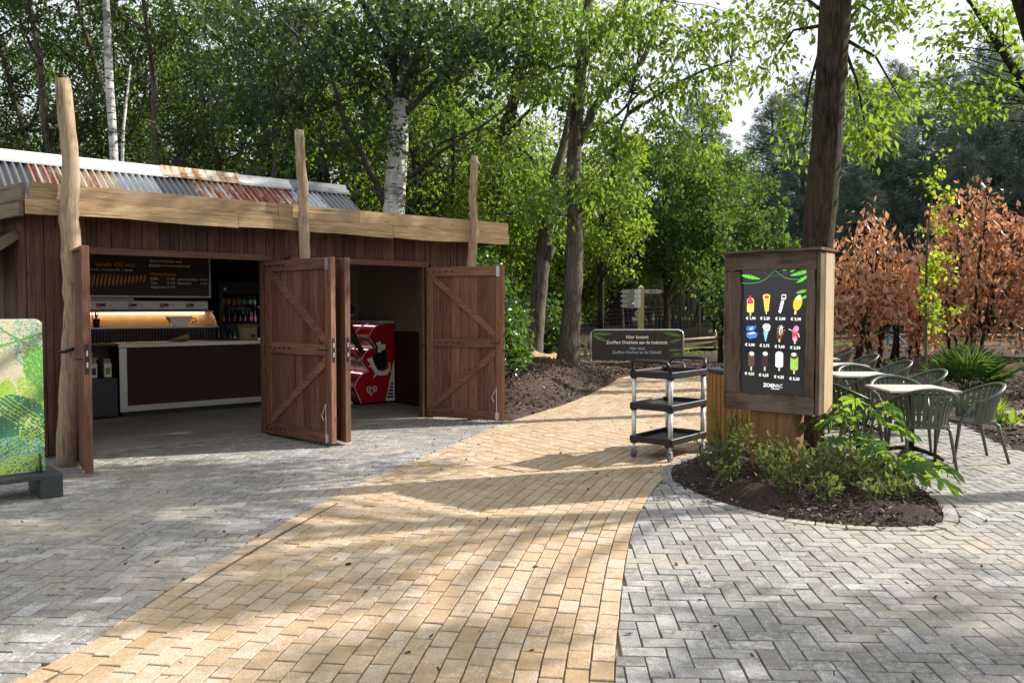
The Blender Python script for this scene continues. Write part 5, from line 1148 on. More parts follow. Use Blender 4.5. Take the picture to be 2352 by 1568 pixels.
# ---- big poplar with pale trunk
g = MB(); Y = 19.0
smooth_tube(g, [Vector((-2.80, Y, -.2)), BP(904, 520, Y), BP(910, 400, Y), BP(917, 285, Y), BP(918, 215, Y)], [.30, .265, .245, .215, .19], 14)
k0 = len(g.f)
limbs = [[(918, 230), (900, 120), (885, 20), (870, -90)], [(918, 230), (930, 130), (935, 40), (945, -100)], [(922, 240), (965, 110), (990, 20), (1020, -80)], [(885, 470), (850, 390), (800, 300), (778, 240), (760, 170), (700, 100), (640, 40)], [(935, 410), (985, 370), (1040, 330), (1110, 290), (1170, 240)], [(925, 270), (990, 200), (1060, 130), (1130, 70), (1220, 0)], [(915, 250), (870, 215), (810, 160), (760, 100), (720, 20)], [(780, 250), (700, 245), (600, 238), (500, 235)], [(850, 390), (790, 350), (700, 330), (620, 320)], [(918, 200), (860, 60), (800, -60), (760, -150)]]
lr = [.13, .14, .12, .085, .06, .08, .07, .03, .03, .09]; tips = []
for L_, r_ in zip(limbs, lr):
    yy = Y; P_ = []
    dy = RNG.uniform(-.9, -.3)
    for i, (a, b) in enumerate(L_): P_.append(BP(a, b, Y + dy * i))
    o_ = smooth_tube(g, P_, [r_ * (1 - .75 * i / (len(P_) - 1)) for i in range(len(P_))], 8, .3, .012)
    for q in o_[len(o_) // 3:]:
        for _ in range(2): tips.append(tuple(np.array(q) + RNG.normal(0, .55, 3) * [1, .9, .7]))
for (cx, cy, sx, sy, n) in ((620, 190, 130, 90, 46), (820, 150, 110, 100, 50), (1050, 150, 110, 90, 44), (700, 60, 160, 70, 50), (960, 60, 120, 60, 40), (1150, 60, 110, 70, 36), (560, 250, 90, 40, 22), (880, 280, 55, 45, 16), (540, 60, 120, 60, 34)):
    for _ in range(n): tips.append(tuple(BP(cx + RNG.normal(0, sx * .6), cy + RNG.normal(0, sy * .6), Y + RNG.uniform(-2.6, 1.2))))
tt = np.array(tips); nd = np.array([v for v in g.v])[::9]
for q in tt[::2]:
    j = ((nd - q) ** 2).sum(1).argmin()
    if np.linalg.norm(nd[j] - q) < 2.4: g.tube([nd[j], (nd[j] + q) / 2 + [0, 0, .1], q], [.014, .010, .005], 3, caps=False)
g.m[k0:] = [1] * (len(g.m) - k0)
make_tree('poplar_tree', 'big poplar with pale banded trunk and spreading limbs behind the kiosk', (-2.80, Y, 0), [B_BIRCH, B_LIMB], L_POP, g, tips, 8200, .15, .36, .8, wl=.8)
# ---- forked tree beyond the path, and its leaning neighbours
g = MB(); Y = 18.0; z0 = gz(1.24, Y)
smooth_tube(g, [Vector((1.24, Y, z0 - .15)), BP(1310, 760, Y), BP(1319, 620, Y), BP(1320, 500, Y), BP(1317, 420, Y), BP(1322, 300, Y), BP(1336, 150, Y), BP(1346, 60, Y), BP(1360, -80, Y)], [.30, .225, .195, .18, .165, .15, .125, .11, .08], 14, .2)
limbs = [[(1320, 490), (1352, 462), (1392, 425), (1412, 385), (1415, 320), (1440, 262), (1452, 215)], [(1322, 340), (1350, 285), (1372, 235), (1420, 190), (1480, 135), (1505, 60), (1530, -30)], [(1440, 262), (1490, 232), (1550, 195), (1620, 160), (1680, 140)], [(1335, 320), (1370, 300), (1420, 262), (1470, 215), (1540, 160)], [(1336, 160), (1290, 150), (1230, 175), (1160, 190)], [(1340, 120), (1400, 60), (1440, 0), (1470, -60)], [(1452, 215), (1475, 215), (1452, 190), (1400, 170), (1350, 150)]]
lr = [.085, .12, .05, .05, .05, .07, .03]; tips = []
for L_, r_ in zip(limbs, lr):
    dy = RNG.uniform(-.5, .1); P_ = [BP(a, b, Y + dy * i) for i, (a, b) in enumerate(L_)]
    o_ = smooth_tube(g, P_, [r_ * (1 - .72 * i / (len(P_) - 1)) for i in range(len(P_))], 8, .3, .01)
    for q in o_[len(o_) // 2:]: tips.append(tuple(np.array(q) + RNG.normal(0, .35, 3)))
for (cx, cy, sx, sy, n) in ((1280, 60, 120, 60, 46), (1480, 50, 120, 45, 32), (1600, 90, 90, 35, 15), (1560, 205, 60, 22, 13), (1250, 180, 80, 50, 22), (1620, 340, 30, 45, 9), (1640, 250, 25, 35, 5), (1410, 330, 50, 50, 14), (1340, 440, 60, 30, 14), (1440, 440, 60, 25, 12), (1230, 470, 60, 30, 14), (1720, 50, 70, 40, 14), (1690, 150, 45, 40, 8), (1390, 160, 60, 50, 16)):
    for _ in range(n): tips.append(tuple(BP(cx + RNG.normal(0, sx * .6), cy + RNG.normal(0, sy * .6), Y + RNG.uniform(-2.5, .6))))
tt = np.array(tips); nd = np.array([v for v in g.v])[::9]
for q in tt[::2]:
    j = ((nd - q) ** 2).sum(1).argmin()
    if np.linalg.norm(nd[j] - q) < 2.6: g.tube([nd[j], (nd[j] + q) / 2 + [0, 0, .12], q], [.014, .010, .005], 3, caps=False)
make_tree('forked_tree', 'forked grey-barked tree growing on the soil mound beside the path', (1.24, Y, z0), B_GREY, L_BRIGHT, g, tips, 6600, .155, .33, 1.0, wl=.52)
g = MB(); Y = 20.5; xb = BP(1222, 815, Y).x; z0 = gz(xb, Y)
smooth_tube(g, [Vector((xb, Y, z0 - .15)), BP(1236, 700, Y), BP(1250, 560, Y), BP(1262, 470, Y), BP(1272, 410, Y), BP(1298, 320, Y), BP(1318, 200, Y + .6)], [.25, .205, .19, .15, .12, .10, .07], 12, .2)
g.tube([BP(1252, 605, Y), BP(1270, 565, Y - .1)], [.12, .10], 10)
make_tree('leaning_tree', 'leaning rough-barked tree with a sawn stub on the soil mound', (xb, Y, z0), B_GREY, L_BRIGHT, g, [BP(1250 + RNG.normal(0, 45), 440 + RNG.normal(0, 40), Y + RNG.normal(0, .5)) for _ in range(26)] + [BP(1320 + RNG.normal(0, 40), 230 + RNG.normal(0, 40), Y + .6) for _ in range(14)], 2200, .15, .4, .9)
g = MB(); Y = 21.5; xb = BP(1095, 640, Y).x
smooth_tube(g, [Vector((xb - .2, Y, -.1)), BP(1105, 560, Y), BP(1120, 460, Y), BP(1150, 330, Y), BP(1185, 215, Y), BP(1208, 110, Y), BP(1225, 0, Y), BP(1240, -90, Y)], [.20, .18, .175, .16, .15, .13, .11, .08], 12, .25)
for L_ in ([(1150, 330), (1200, 270), (1270, 200), (1330, 120)], [(1165, 290), (1090, 300), (1010, 330)], [(1145, 340), (1200, 345), (1225, 370)], [(1185, 220), (1245, 130), (1300, 60)]): smooth_tube(g, [BP(a, b, Y - .2 * i) for i, (a, b) in enumerate(L_)], [.06, .045, .03, .02][:len(L_)], 7, .3, .01)
make_tree('dark_leaning_tree', 'dark slanting trunk rising behind the end of the kiosk canopy', (xb - .2, Y, 0), B_DARK, L_MID, g, [BP(1250 + RNG.normal(0, 110), 60 + RNG.normal(0, 110), Y + RNG.normal(0, 1)) for _ in range(70)], 6000, .13, .5, .7)
# ---- mossy trunk beside the totem, its crown above the picture
g = MB(); Y = 8.5; xb = 3.13
main = smooth_tube(g, [Vector((3.10, Y, -.1)), Vector((3.12, Y, .5)), BP(1868, 900, Y), BP(1874, 700, Y), BP(1878, 560, Y), BP(1893, 380, Y), BP(1907, 200, Y), BP(1917, 40, Y), BP(1925, -120, Y), Vector((3.5, 8.7, 7.0)), Vector((3.55, 8.8, 9.0))], [.23, .185, .168, .170, .168, .160, .158, .155, .145, .12, .06], 18, .12, .004)
gr_ = Grow(np.random.default_rng(77)); gr_.mb = g
for k in range(9): a = k * .9; gr_.branch(Vector((3.45, 8.65, 5.6 + .33 * k)), (math.cos(a), math.sin(a), .35), 2.6, .055, 2, .03, .55, 3)
sprays = []
for (cx, cy, sx, sy, n, yy) in ((1990, 300, 35, 35, 15, 9.5), (2060, 230, 35, 30, 12, 9.8), (1960, 170, 35, 60, 12, 9.3), (2020, 330, 35, 15, 8, 9.4), (1840, 250, 25, 60, 9, 9.6), (1780, 130, 60, 60, 12, 10), (1800, 20, 80, 40, 12, 9.6), (1830, 340, 20, 25, 5, 9.8), (2020, 40, 60, 40, 16, 9)):
    for _ in range(n): sprays.append(tuple(BP(cx + RNG.normal(0, sx * .6), cy + RNG.normal(0, sy * .6), yy + RNG.normal(0, .25))))
for (a, b) in (((1935, 100), (1995, 330)), ((1940, 90), (2075, 240)), ((1880, 60), (1770, 150)), ((1885, 110), (1840, 330)), ((1935, 60), (2020, 40)), ((1880, 20), (1790, 20))):
    p, q = BP(*a, 8.6), BP(*b, 9.5); g.tube([p, (p + q) / 2 + Vector((0, 0, .18)), q], [.022, .014, .006], 5, caps=False)
tips = [t for t in gr_.tips] + sprays * 3
make_tree('mossy_tree', 'stout mossy tree trunk rising right behind the ice cream totem', (3.10, Y, 0), B_MOSS, L_YELLOW, g, tips, 4300, .105, .27, .7, wl=.42)
# ---- trees standing to the right of the view: their boughs reach in at the top and shade the paving
SH = np.array([SUNV.x, SUNV.y]) / SUNV.z                       # run of a shadow per metre of height
boughs = {0: [], 1: [], 2: [], 3: []}
STEM = [Vector((14.2, 9.2, 0)), Vector((10.6, 14.6, .1)), Vector((12.2, 7.0, 0)), Vector((16.4, 21.2, .3))]
r = np.random.default_rng(41)
def bough(k, n, x0, x1, y0, y1, z, h0, h1, cond=None):
    while n > 0:
        q = np.array([r.uniform(x0, x1), r.uniform(y0, y1)])
        if cond is not None and not cond(q): continue
        h = r.uniform(h0, h1); p = q + SH * (h - z); boughs[k].append((p[0], p[1], h)); n -= 1
bough(0, 36, -5.4, -2.5, 3.9, 8.2, 0, 6.6, 9.0); bough(0, 6, -2.3, -.7, 4.1, 4.7, 0, 6.4, 8.0); bough(0, 4, -.7, .3, 3.2, 3.7, 0, 6.4, 8.0)
bough(1, 40, -5.6, -.2, 8.0, 12.4, 1.4, 7.6, 10.4, lambda q: abs((q - np.array(BO)) @ BV + .3) < .9); bough(1, 12, -5.0, -2.2, 9.5, 12.5, 3.2, 8.2, 10.6)
bough(2, 15, .6, 3.2, 3.0, 4.2, 0, 5.4, 7.6)
for (cx, cy, n) in ((2160, 120, 3), (2130, 215, 4), (2200, 60, 3), (2270, 40, 4), (2330, 90, 4), (2240, 230, 3), (2345, 190, 2), (2195, 270, 2), (2060, 30, 3)):
    for _ in range(n * 2): boughs[3].append(tuple(BP(cx + r.normal(0, 22), cy + r.normal(0, 20), 20.5 + r.normal(0, .5))))
for k, lab in enumerate(('oak standing right of the tables beyond the palm bed', 'oak whose boughs hang over the tables', 'oak at the edge of the grey paving', 'oak with sprays of leaves hanging over the copper shrubs')):
    b = STEM[k]; g = MB(); c = np.array(boughs[k]); top = Vector(c.mean(0)) + Vector((0, 0, 1.5)); knee = Vector((b.x * .75 + top.x * .25, b.y * .75 + top.y * .25, 4.6))
    ax = smooth_tube(g, [b - Vector((0, 0, .1)), b + Vector((.05, 0, 2.4)), knee, knee.lerp(top, .6), top], [.26, .22, .18, .11, .03], 12, .3); nd = np.array([list(q) for q in ax])[len(ax) // 3:]
    tips = []
    for q in c:
        j = (((nd - q) ** 2).sum(1) + 6 * np.clip(nd[:, 2] - q[2] + .2, 0, 9)).argmin(); m = (nd[j] + q) / 2 + [0, 0, .25] + r.normal(0, .2, 3) * (k == 3)
        if k < 3 or r.uniform() < .45: g.tube([nd[j], m, q], [.04, .025, .008] if k < 3 else [.022, .014, .005], 5, caps=False)
        for _ in range(4): tips.append(q + r.normal(0, .26 if q[2] > 5.6 else .14, 3) * [1, 1, .5])
    make_tree('oak_tree', lab, tuple(b), B_DARK, L_MID, g, tips, len(c) * (170 if k < 3 else 26), .13 if k < 3 else .19, .25 if k < 3 else .34, .4)
# ---- conifers on the right
def pine_proto(seed, H, nb, lm):
    r = np.random.default_rng(seed); mb = MB(); mb.tube([(0, 0, -.3), (.1, 0, H * .5), (0, .1, H)], [.2, .13, .03], 8); T = []; Dn = []
    for k in range(nb):
        f = (k + .5) / nb; z = H * (.06 + .93 * f); L_ = H * .27 * (1 - f) ** .75 + .35; a = r.uniform(0, 6.28); d = np.array([math.cos(a), math.sin(a), r.uniform(-.08, .28)])
        p = np.array([0, 0, z]); q = p + d * L_; mb.tube([p, (p + q) / 2 + [0, 0, -.05], q + [0, 0, .15]], [.035 * (1 - f) + .01, .02, .006], 4, caps=False)
        for t in np.linspace(.25, 1, max(4, int(L_ * 7))):
            c = p + d * L_ * t + r.normal(0, .16, 3) * (1 + .5 * L_ * .3); T.append(c); Dn.append(d)
    T = np.array(T); n = 16; P = np.repeat(T, n, 0) + r.normal(0, .05, (len(T) * n, 3)); D = np.repeat(np.array(Dn), n, 0) * .8 + r.normal(0, .75, (len(P), 3)); D[:, 2] += .05
    l = r.uniform(.22, .42, len(P)); return mb.mesh('trunk', B_DARK, True), leaf_mesh('crown', P, D, l, np.full(len(P), .034), lm, .05)
PIN = [pine_proto(s, 12, 170, L_PINE) for s in (3, 4, 5)]
r = np.random.default_rng(9)
for i, (x, y, sc) in enumerate(((10.2, 44, 1.02), (13.2, 41, .95), (16.2, 45, 1.12), (18.2, 40, .98), (20.8, 44, 1.16), (23.0, 39, 1.05), (25.5, 43, 1.25), (28.2, 38, 1.12), (12.2, 50, .9), (15.5, 36.5, .62), (20, 36, .66), (24.5, 35, .7), (30.5, 43, 1.3), (33, 37, 1.2), (22, 52, 1.3), (28, 52, 1.35), (12.0, 38, .6))):
    e = empty('pine_tree', (x, y, gz(x, y) - .1), r.uniform(0, 6)); e.scale = (sc * 1.05, sc * 1.05, sc); tag(e, 'blue-green soft-needled pine in the stand behind the copper shrubs', 'tree', 'pines behind the copper shrubs'); put('trunk', PIN[i % 3][0], e); put('crown', PIN[i % 3][1], e)
# ---- round dense maples beyond the barrier
def dense(name, label, base, c, R3, nleaf, L, lm, bk, ncl=150, cr=.55, cat='tree', wl_=.7):
    r = RNG; d = r.normal(size=(ncl, 3)); d = unit(d) * (r.uniform(.35, 1, (ncl, 1)) ** .5); cl = np.array(c) + d * np.array(R3) * (1 + .12 * np.sin(d[:, :1] * 7 + d[:, 2:] * 9))
    cl[:, 2] = np.maximum(cl[:, 2], base[2] + .45)
    mb = MB(); b = Vector(base); mb.tube([b - Vector((0, 0, .2)), b.lerp(Vector(c), .6), Vector(c) + Vector((0, 0, R3[2] * .4))], [.06 * R3[2] ** .5 + .04, .07, .03], 8)
    for q in cl[::3]: p = b.lerp(Vector(c), RNG.uniform(.3, 1.1)); mb.tube([p, (p + Vector(q)) / 2 + Vector((0, 0, .1)), q], [.028, .018, .006], 4, caps=False)
    return make_tree(name, label, base, bk, lm, mb, cl, nleaf, L, cr, .35, cat=cat, wl=wl_)
zz = lambda x, y: (x, y, gz(x, y))
dense('maple_tree', 'dense round maple with lobed green leaves behind the signpost', zz(5.6, 29), (5.5, 29, 5.2), (2.4, 2.3, 2.8), 15000, .17, L_MAPLE, B_DARK, 170, .5)
dense('maple_tree', 'broad maple crown spreading low over the wire fence', zz(8.4, 33), (7.9, 32.5, 5.6), (2.4, 2.2, 2.3), 10000, .17, L_MAPLE, B_DARK, 120, .5)
dense('locust_tree', 'yellow-green feathery tree beside the forked trunk', zz(2.7, 24.8), (2.75, 24.4, 4.9), (1.5, 1.6, 2.2), 5500, .14, L_YELLOW, B_DARK, 90, .42)
dense('hazel_tree', 'dark hazel growing in front of the shed', zz(2.0, 33.5), (2.0, 33.5, 3.8), (2.6, 1.8, 2.7), 11000, .15, L_DARK, B_DARK, 130, .6)
dense('hazel_tree', 'dark hazel overhanging the left end of the wire fence', zz(-2.6, 32.5), (-2.6, 32, 3.2), (3.2, 1.8, 2.8), 11000, .15, L_DARK, B_DARK, 130, .6)
dense('cherry_laurel', 'glossy laurel bush growing beside the open kiosk door', zz(-.35, 15.6), (-.35, 15.6, 1.05), (.62, .9, .95), 2600, .13, L_LAUREL, B_DARK, 70, .28, 'shrub')
dense('cherry_laurel', 'tall glossy laurel behind the end of the kiosk', zz(-.9, 18.4), (-.75, 18.2, 1.5), (.85, 1.1, 1.3), 2800, .14, L_LAUREL, B_DARK, 100, .34, 'shrub')
dense('cherry_laurel', 'low laurel at the foot of the leaning tree', zz(1.0, 22.6), (.9, 22.6, 1.1), (.9, .8, .9), 2600, .13, L_LAUREL, B_DARK, 60, .3, 'shrub')
dense('weeping_willow', 'narrow-leaved weeping shrub at the corner of the kiosk', zz(-.35, 20.2), (-.45, 19.9, 4.3), (.95, 1.1, 2.1), 3800, .19, L_MID, B_DARK, 80, .36, 'shrub', .24)
dense('laurel_shrub', 'leafy shrub showing between the trolley and the totem', zz(6.1, 23.5), (6.1, 23.5, 1.8), (.42, .5, .95), 700, .15, L_LAUREL, B_DARK, 40, .3, 'shrub')
dense('laurel_sapling', 'upright sapling whose top shows above the totem', zz(5.5, 16.4), (5.5, 16.4, 2.3), (.30, .28, 1.35), 900, .14, L_LAUREL, B_DARK, 34, .16, 'shrub')
# ---- copper-leaved shrubs
def copper(label, base, c, R3, n, ncl, top=True):
    r = RNG; d = unit(r.normal(size=(ncl, 3))) * (r.uniform(.15, 1, (ncl, 1)) ** .55); d[:, :2] *= (1.12 - .22 * np.clip(d[:, 2:], -1, 1)) ; d[:, 2] += .12 * np.sin(d[:, 0] * 9); cl = np.array(c) + d * np.array(R3); cl = np.vstack([cl, np.column_stack([c[0] + R3[0] * r.uniform(-1, 1, ncl // 3), c[1] + R3[1] * r.uniform(-.8, .6, ncl // 3), base[2] + r.uniform(.35, c[2] - .5, ncl // 3)])]); mb = MB(); b = Vector(base)
    for k in range(7):
        a = k * .9 + r.uniform(-.2, .2); f = b + Vector((math.cos(a) * .35, math.sin(a) * .25, 0)); e = Vector(c) + Vector((math.cos(a) * R3[0] * .5, math.sin(a) * R3[1] * .5, R3[2] * r.uniform(.1, .8)))
        smooth_tube(mb, [f - Vector((0, 0, .15)), f.lerp(e, .35) + Vector((r.normal(0, .12), 0, 0)), f.lerp(e, .7), e], [.045, .036, .024, .010], 7, .25, .015)
    nd = np.array(mb.v)[::7]
    for q in cl[~((np.abs(cl[:, 0] - .4757 * cl[:, 1]) < .4) & (cl[:, 2] < 1.5))]: j = ((nd - q) ** 2).sum(1).argmin(); mb.tube([nd[j], (nd[j] + q) / 2 + [0, 0, .08], q], [.012, .009, .004], 3, caps=False)
    e = empty('copper_shrub', base); tag(e, label, 'shrub'); me = mb.mesh('stems', B_DARK, True)
    for v in me.vertices: v.co -= b
    put('stems', me, e)
    # leaves hang from rising twigs
    k = r.integers(0, len(cl), n); P = cl[k] - np.array(base) + r.normal(0, 1, (n, 3)) * [.15, .15, .19]; D = r.normal(0, .45, (n, 3)); D[:, 2] -= .8; l = .215 * r.uniform(.5, 1.2, n); wx, wy, wz = (P + np.array(base)).T; ok = ~((np.abs(wx - .4757 * wy) < .30) & (wz < 1.3)); P, D, l = P[ok], D[ok], l[ok]
    put('foliage', leaf_mesh('foliage', P, D, l, l * .42, L_BROWN, .1), e)
    m2 = n // 16; k = r.integers(0, len(cl), m2); low = cl[k].copy(); low[:, 2] = base[2] + (low[:, 2] - base[2]) * .55; P = low - np.array(base) + r.normal(0, .2, (m2, 3)); l = .13 * r.uniform(.6, 1.2, m2); put('green_shoots', leaf_mesh('green_shoots', P, r.normal(0, 1, (m2, 3)), l, l * .45, L_LAUREL), e)['kind'] = 'stuff'
copper('copper-brown leaved shrub close behind the totem and mossy trunk', zz(8.9, 20.2), (8.9, 20.1, 2.45), (.98, .8, 1.85), 1900, 150)
copper('tallest copper-brown leaved shrub behind the vine-clad sapling', zz(11.5, 20.4), (11.6, 20.2, 2.75), (1.45, .9, 2.05), 3000, 230)
copper('copper-brown leaved shrub at the far side of the palm', zz(13.3, 20.0), (13.3, 19.9, 2.2), (.9, .8, 1.7), 1900, 120)
copper('lower copper-brown shrub filling the gap between the two tall copper shrubs', zz(10.2, 20.9), (10.2, 20.8, 1.6), (.85, .6, 1.35), 1300, 90)
# ---- young sapling with climbing vine
sx0, sy0 = 8.35, 16.2; z0 = gz(sx0, sy0); mb = MB(); st = smooth_tube(mb, [Vector((sx0, sy0, z0 - .1)), Vector((sx0 - .03, sy0, 1.6)), Vector((sx0 - .03, sy0, 2.9)), Vector((sx0 + .05, sy0, 3.9)), Vector((sx0 + .28, sy0, 4.75))], [.03, .026, .02, .012, .005], 7)
cl = [Vector((sx0 + .16 + RNG.normal(0, .15), sy0 + RNG.normal(0, .12), z)) for z in np.r_[RNG.uniform(1.2, 2.6, 36), RNG.uniform(2.6, 4.2, 20), RNG.uniform(4.2, 4.7, 4)]]
for q in cl[::2]: mb.tube([(sx0 - .03, sy0, q.z - .1), q], [.006, .003], 3, caps=False)
make_tree('young_sapling', 'thin sapling with bright yellow-green leaves before the copper shrubs', (sx0, sy0, z0), B_GREY, L_VINE, mb, cl, 620, .095, .13, .4, wl=.85)
# ---- fan palm
def fan_palm(x, y, label, R_=.55, n=22):
    z = gz(x, y); e = empty('fan_palm', (x, y, z)); tag(e, label, 'palm'); mb = MB(); mb.tube([(0, 0, -.05), (0, 0, .22)], [.07, .05], 8); V = []; F = []
    for k in range(n):
        a = k * 2.4; el = RNG.uniform(.45, 1.42); d = Vector((math.cos(a) * math.cos(el), math.sin(a) * math.cos(el), math.sin(el))); pl = RNG.uniform(.30, .5) * R_ / .55; p0 = Vector((0, 0, .18)); p1 = p0 + d * pl; mb.tube([p0, p1], [.008, .006], 4, caps=False)
        s_ = d.cross(Vector((0, 0, 1))).normalized(); up = s_.cross(d)
        for j in range(19):
            th = R(-85 + 170 * j / 18); v = d * math.cos(th) + s_ * math.sin(th) + up * .12; L_ = R_ * (.62 + .38 * math.cos(th)) * RNG.uniform(.9, 1.05); w_ = v.cross(up).normalized() * .011; b = len(V)
            q = p1 + v * L_ * .6; t = p1 + v * L_ - Vector((0, 0, .10 * RNG.uniform(.3, 1.2))); V += [p1, q - w_, t, q + w_]; F += [(b, b + 1, b + 2), (b, b + 2, b + 3)]
    mb.build('stem', B_DARK, e); put('fans', np_mesh('fans', np.array([list(v) for v in V]), np.array(F), L_LAUREL, attr=RNG.uniform(0, 1, len(F))), e)
fan_palm(7.75, 13.7, 'green fan palm in the mulch beside the cafe chairs', .56, 20)
# ---- planting round the totem
def small_bush(x, y, h, w_, n, label, lm=L_BOX, L=.056, grp=None, z=.07):
    g = MB(); tips = []
    for k in range(9):
        a = k * .7 + RNG.uniform(-.3, .3); rr2 = w_ * RNG.uniform(.3, 1); p = Vector((x + RNG.normal(0, .03), y + RNG.normal(0, .03), z - .03)); q = p + Vector((math.cos(a) * rr2, math.sin(a) * rr2, h * RNG.uniform(.6, 1.05))); m = p.lerp(q, .5) + Vector((0, 0, .05)); g.tube([p, m, q], [.005, .004, .002], 4, caps=False)
        for t in np.linspace(.25, 1, 9): tips.append(tuple(p.lerp(m, t * 2) if t < .5 else m.lerp(q, t * 2 - 1)))
    e = empty('small_shrub', (x, y, z)); tag(e, label, 'shrub', grp); me = g.mesh('stems', B_GREY)
    for v in me.vertices: v.co -= Vector((x, y, z))
    put('stems', me, e); n = int(n * .55); c = np.array(tips) - [x, y, z]; k = RNG.integers(0, len(c), n); P = c[k] + RNG.normal(0, .016, (n, 3)); D = RNG.normal(0, 1, (n, 3)); D[:, 2] += .5; l = L * RNG.uniform(.6, 1.2, n); put('foliage', leaf_mesh('foliage', P, D, l, l * .45, lm, .1), e)
for (x, y, h, w_, n) in ((1.98, 7.05, .55, .22, 520), (2.18, 6.85, .42, .2, 420), (2.02, 7.5, .62, .2, 460), (2.36, 6.72, .38, .2, 380), (2.55, 6.65, .45, .2, 440), (2.74, 6.62, .36, .2, 360), (2.9, 6.72, .34, .18, 320), (2.30, 7.15, .45, .18, 380), (2.85, 7.05, .4, .2, 360), (3.15, 6.75, .28, .18, 260), (3.02, 6.5, .22, .14, 180), (2.62, 7.0, .34, .16, 300), (3.4, 7.3, .25, .15, 200), (2.2, 6.45, .24, .18, 220), (2.5, 6.3, .26, .2, 240), (2.85, 6.3, .22, .18, 220), (3.15, 6.4, .24, .2, 220), (1.85, 6.9, .26, .15, 200), (3.3, 7.0, .3, .2, 260), (1.8, 7.4, .36, .16, 240)):
    small_bush(x, y, h, w_, n, 'small-leaved evergreen shrub planted in the mulch round the totem', grp='small shrubs round the totem')
def palmate(x, y, h, nl, label, size=.30):
    z = .08; e = empty('paper_plant', (x, y, z)); tag(e, label, 'plant'); st = MB(); st.tube([(0, 0, -.03), (.03, .02, h * .35), (.05, -.02, h * .6)], [.018, .014, .01], 6); 
    heads = []
    for k in range(nl):
        a = k * 2.2 + RNG.uniform(-.4, .4); zz_ = h * RNG.uniform(.45, 1.0); rr2 = RNG.uniform(.10, .45) * (1.25 - .4 * zz_ / h); tip = Vector((math.cos(a) * rr2, math.sin(a) * rr2, zz_)); st.tube([(.04, 0, h * .5 * RNG.uniform(.5, 1)), tip * .55 + Vector((0, 0, zz_ * .5)), tip], [.007, .006, .005], 5, caps=False)
        S_ = size * RNG.uniform(.6, 1.1); nrm = Vector((math.cos(a) * .6 + RNG.normal(0, .2), math.sin(a) * .6 + RNG.normal(0, .2), 1)).normalized(); u = Vector((math.cos(a), math.sin(a), -.5)); u = (u - nrm * u.dot(nrm)).normalized(); v = nrm.cross(u); V = [tip]; F = []
        N_ = 7
        ring = []
        for j in range(N_):
            th = R(-140 + 280 * j / (N_ - 1)); L_ = S_ * (.62 + .38 * math.cos(th * .6))
            for (dt, f) in ((-.20, .52), (-.13, .78), (0, 1.0), (.13, .78), (.20, .52)): ring.append(tip + (u * math.cos(th + dt) + v * math.sin(th + dt)) * L_ * f - Vector((0, 0, 1)) * (.35 * L_ * f * f) + nrm * (.02 * math.sin(dt * 14)))
            if j < N_ - 1: th2 = R(-140 + 280 * (j + .5) / (N_ - 1)); ring.append(tip + (u * math.cos(th2) + v * math.sin(th2)) * L_ * .36 - Vector((0, 0, .02)))
        m = MB().add([tip] + ring, [(0, i, i + 1) for i in range(1, len(ring))]); m.build('leaf', L_BIG, e)
    st.build('stem', B_GREY, e)
palmate(3.16, 7.40, .68, 20, 'large-leaved paper plant with drooping lobed leaves beside the totem', .20)
palmate(3.36, 6.85, .30, 11, 'low lobed-leaf plant at the edge of the planting bed', .19)
# ---- low plants in the right-hand mulch and by the track
def tuft(x, y, n, L, label, lm, w_=.012, grp=None, cat='grass tuft'):
    z = gz(x, y); P = np.column_stack([RNG.normal(0, .05, n), RNG.normal(0, .05, n), np.zeros(n)]); D = RNG.normal(0, .55, (n, 3)); D[:, 2] = RNG.uniform(.5, 1.3, n); l = L * RNG.uniform(.6, 1.1, n)
    tag(put('grass_tuft', leaf_mesh('grass_tuft', P, D, l, np.full(n, w_), lm, .05), None, (x, y, z)), label, cat, grp)
tuft(7.25, 12.1, 160, .34, 'yellow-green grass tuft in the mulch behind the cafe chair', L_VINE); tuft(7.05, 12.6, 110, .30, 'fresh green grass tuft beside the yellow tuft', L_BRIGHT)
for (x, y) in ((6.75, 11.0), (7.2, 10.7), (6.9, 10.2), (7.4, 11.4)): tuft(x, y, 16, .24, 'broad-leaved hosta in the mulch near the cafe chairs', L_BIG, .10, 'hostas in the mulch', 'plant')
for (x, y) in ((7.0, 16.5), (7.9, 17.4), (8.6, 18.1), (9.6, 17.2), (10.6, 17.8), (10.9, 16.4), (11.6, 18.3), (7.6, 19), (6.9, 15.0)): small_bush(x, y, .4, .25, 240, 'small green shrub in the dark mulch before the copper shrubs', L_LAUREL, .07, 'low shrubs before the copper shrubs', gz(x, y))
q = RNG.uniform((4.5, 27), (16, 31), (5200, 2)); q = q[(np.sin(q[:, 0] * 1.3) + np.cos(q[:, 1] * 2.1 + q[:, 0]) > .4)]; dd = RNG.normal(0, .5, (len(q), 3)); dd[:, 2] = 1; o = put('track_grass', leaf_mesh('track_grass', np.column_stack([q, ground_z(q)]), dd, RNG.uniform(.08, .22, len(q)), np.full(len(q), .02), L_BRIGHT, .05)); o['kind'] = 'stuff'
